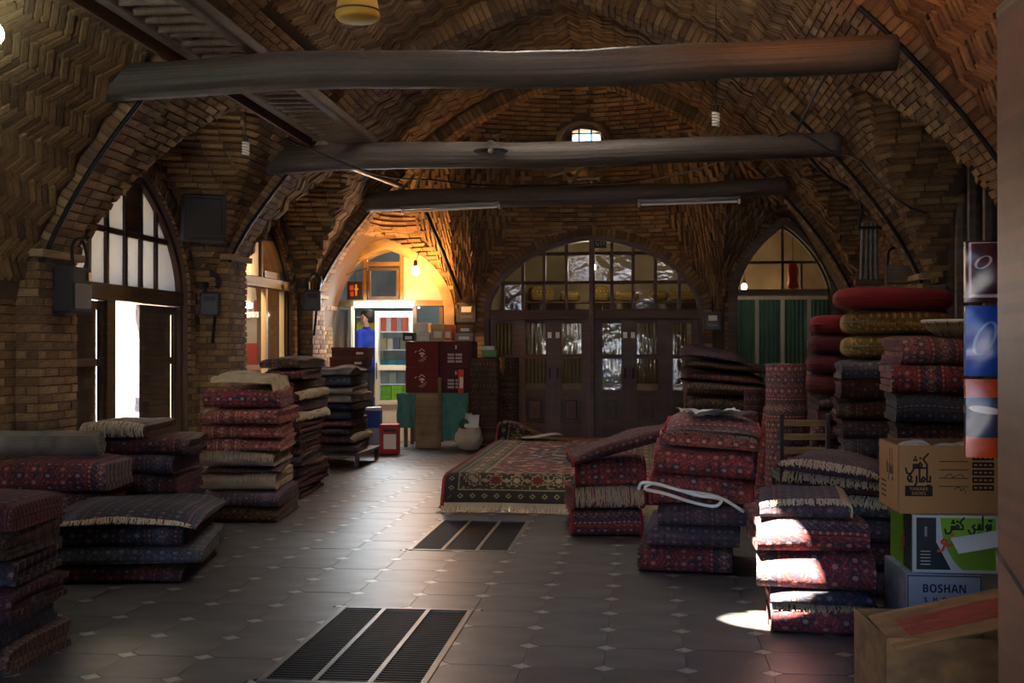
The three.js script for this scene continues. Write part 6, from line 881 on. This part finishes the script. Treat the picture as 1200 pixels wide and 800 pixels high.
{
  const a = at(446, 400, 19.4).x, b = at(484, 400, 19.4).x, ys = [0.45, 0.85, 1.13, 1.42, 1.72, 2.05]; shelfUnit('white shelf unit behind the glazed shop door', a - 0.03, b + 0.03, 19.5, ys, 0.28);
  shelfRow('green_box', 'bright green box behind the glazed door', 'green boxes', a, b, 0.45, 19.5, 3, 0.072, ['#7cc228', '#8fd034', '#6fb524'], 5); shelfRow('grey_box', 'grey packet on the shelf above the green boxes', 'grey packets', a, b, 0.85, 19.5, 4, 0.2, ['#8a8f86', '#9aa08f', '#747a72'], 1, ['mid ', 'pale greenish ', 'dark ']); shelfRow('teal_box', 'teal box on the shelf behind the glazed door', 'teal boxes', a, b, 1.13, 19.5, 4, 0.12, ['#2a8fa0', '#3a9fb0']); shelfRow('shoe_pair_box', 'shoe box on the shelf behind the glazed door', 'mixed shoe boxes', a, b, 1.42, 19.5, 5, 0.2, ['#b9a87a', '#7d7f5a', '#5d5a6a', '#c9c4b4'], 1, ['tan ', 'olive ', 'slate ', 'cream ']); shelfRow('red_packet', 'upright packet on the top shelf behind the glazed door', 'orange packets', a, b, 1.72, 19.5, 6, 0.27, ['#c9482a', '#8f8a80', '#b8402a', '#a9a59a'], 1, ['orange ', 'grey ', 'red ', 'pale grey ']);
  const c = at(412, 400, 20.6).x, e = at(442, 400, 20.6).x; shelfUnit('white shelf unit behind the man in the doorway', c - 0.03, e + 0.02, 20.7, [0.6, 0.95, 1.3, 1.65, 2.0], 0.28); for (const [k, y] of [0.6, 0.95, 1.3, 1.65].entries()) shelfRow('yellow_packet', `yellow packet on the ${['lowest', 'second', 'third', 'top'][k]} shelf behind the man in blue`, `yellow packets on shelf ${['one', 'two', 'three', 'four'][k]}`, c, e, y, 20.7, 4, 0.25, ['#d8c21e', '#c9b018', '#e0cf3a', '#b9c43a']);
  const p = thing('framed_picture', 'dark picture with red and gold figures leaning in the shop arch', 'picture', [at(416, 341, 17.98).x, at(416, 352, 17.98).y + 0.015, -17.98]); mesh('frame', rbox(0.24, 0.28, 0.03, 0.005).translate(0, 0.14, 0), M.black, p); printOn(p, 'picture_print', 0.2, 0.24, [0, 0.14, 0.0165], 0, canvasMat(96, 112, (x, w, h) => { x.fillStyle = '#2a1512'; x.fillRect(0, 0, w, h); x.fillStyle = '#c4452a'; x.fillRect(10, 20, 30, 34); x.fillRect(14, 64, 26, 34); x.fillStyle = '#c9a23c'; x.fillRect(52, 14, 14, 80); x.fillRect(46, 40, 30, 12); }));
  const cloth = thing('hanging_cloth', 'grey cloth hanging behind the narrow shop pane', 'cloth', [X(399), 1.45, -DG - 0.35]), g = new THREE.PlaneGeometry(0.34, 1.2, 20, 6), q = g.attributes.position; for (let k = 0; k < q.count; k++) q.setZ(k, 0.03 * Math.sin(q.getX(k) * 40)); g.computeVertexNormals(); mesh('cloth', g, std('#5a544c', 0.9, { side: THREE.DoubleSide }), cloth); mesh('rail', rod(V(-0.2, 0.6, 0), V(0.2, 0.6, 0), 0.01), M.steel, cloth);
  // shop ceiling tube
  const l = tubeLamp('tube light on the ceiling of the lit shop', V(-4.4, 3.1, -19.2), V(-3.2, 3.1, -19.2), true, 34);
  // side shop
  tag(mesh('white_cabinet', merge([rbox(0.34, 1.5, 0.5, 0.01).translate(0, 0.75, 0), rbox(0.3, 0.02, 0.52, 0.004).translate(0, 1.2, 0)]), M.white), 'white cabinet inside the side shop', 'cabinet').position.set(-5.72, 0.003, -15.95);
  for (let k = 0; k < 10; k++) { const m = mesh('red_carton', bgeo(0.34, 0.3, 0.3), cm(k % 3 === 1 ? '#a8341f' : '#7f2a1c')); m.position.set(k < 5 ? -5.42 : -6.1, 0.153 + (k % 5) * 0.302, -16.42); tag(m, `red carton, ${ORD[k % 5]}, ${k < 5 ? 'between window and white cabinet' : 'behind the white cabinet'} in the side shop`, 'carton', 'red cartons in the side shop'); }
  for (let k = 0; k < 3; k++) { const m = mesh('framed_sign', rbox(0.2, 0.26, 0.02, 0.004), cm(['#8f2f24', '#d8d2c0', '#6f5a3a'][k])); m.position.set(-5.42 - k * 0.26, 2.0, -16.57); tag(m, ['red', 'pale', 'brown'][k] + ' wall sign inside the side shop', 'sign'); }
  tubeLamp('tube light on the ceiling of the side shop', V(-6.6, 3.2, -15.6), V(-5.5, 3.2, -15.6), true, 22);
  // dark rooms: gold cloth bales on a high shelf
  { const t = thing('wall_shelf', 'dark high shelf behind the door fanlight', 'shelf', [-0.65, 0, -20.9]); mesh('shelf_board', rbox(3.2, 0.03, 0.35, 0.004).translate(0, 2.24, 0), M.darkWood, t); for (const x of [-1.3, 0, 1.3]) mesh('bracket', rbox(0.03, 0.25, 0.3, 0.004).translate(x, 2.1, 0), M.iron, t); }
  for (let k = 0; k < 6; k++) { const w = rr(0.22, 0.5), h = rr(0.14, 0.3); cushion('gold_bale', 'gold cloth bale on the high shelf behind the fanlight', 'bale', RUG.gold, w, h, 0.28, [-1.75 + k * 0.5 + rr(-0.1, 0.1), 2.262, -20.85], rr(-0.4, 0.4), 'gold bales'); }
  const rb = thing('red_lantern', 'red hanging ornament behind the green window top', 'ornament', [at(929, 322, 19.4).x, at(929, 322, 19.4).y, -19.4]); mesh('tassel', new THREE.LatheGeometry([[0.0, 0.24], [0.05, 0.2], [0.09, 0.08], [0.07, -0.08], [0.1, -0.2], [0.0, -0.24]].map((v) => new THREE.Vector2(...v)), 20), cm('#a3241c'), rb); mesh('cord', rod(V(0, 0.24, 0), V(0, 0.8, 0), 0.006, 5), M.cable, rb);
}
renderer.render(scene, camera);
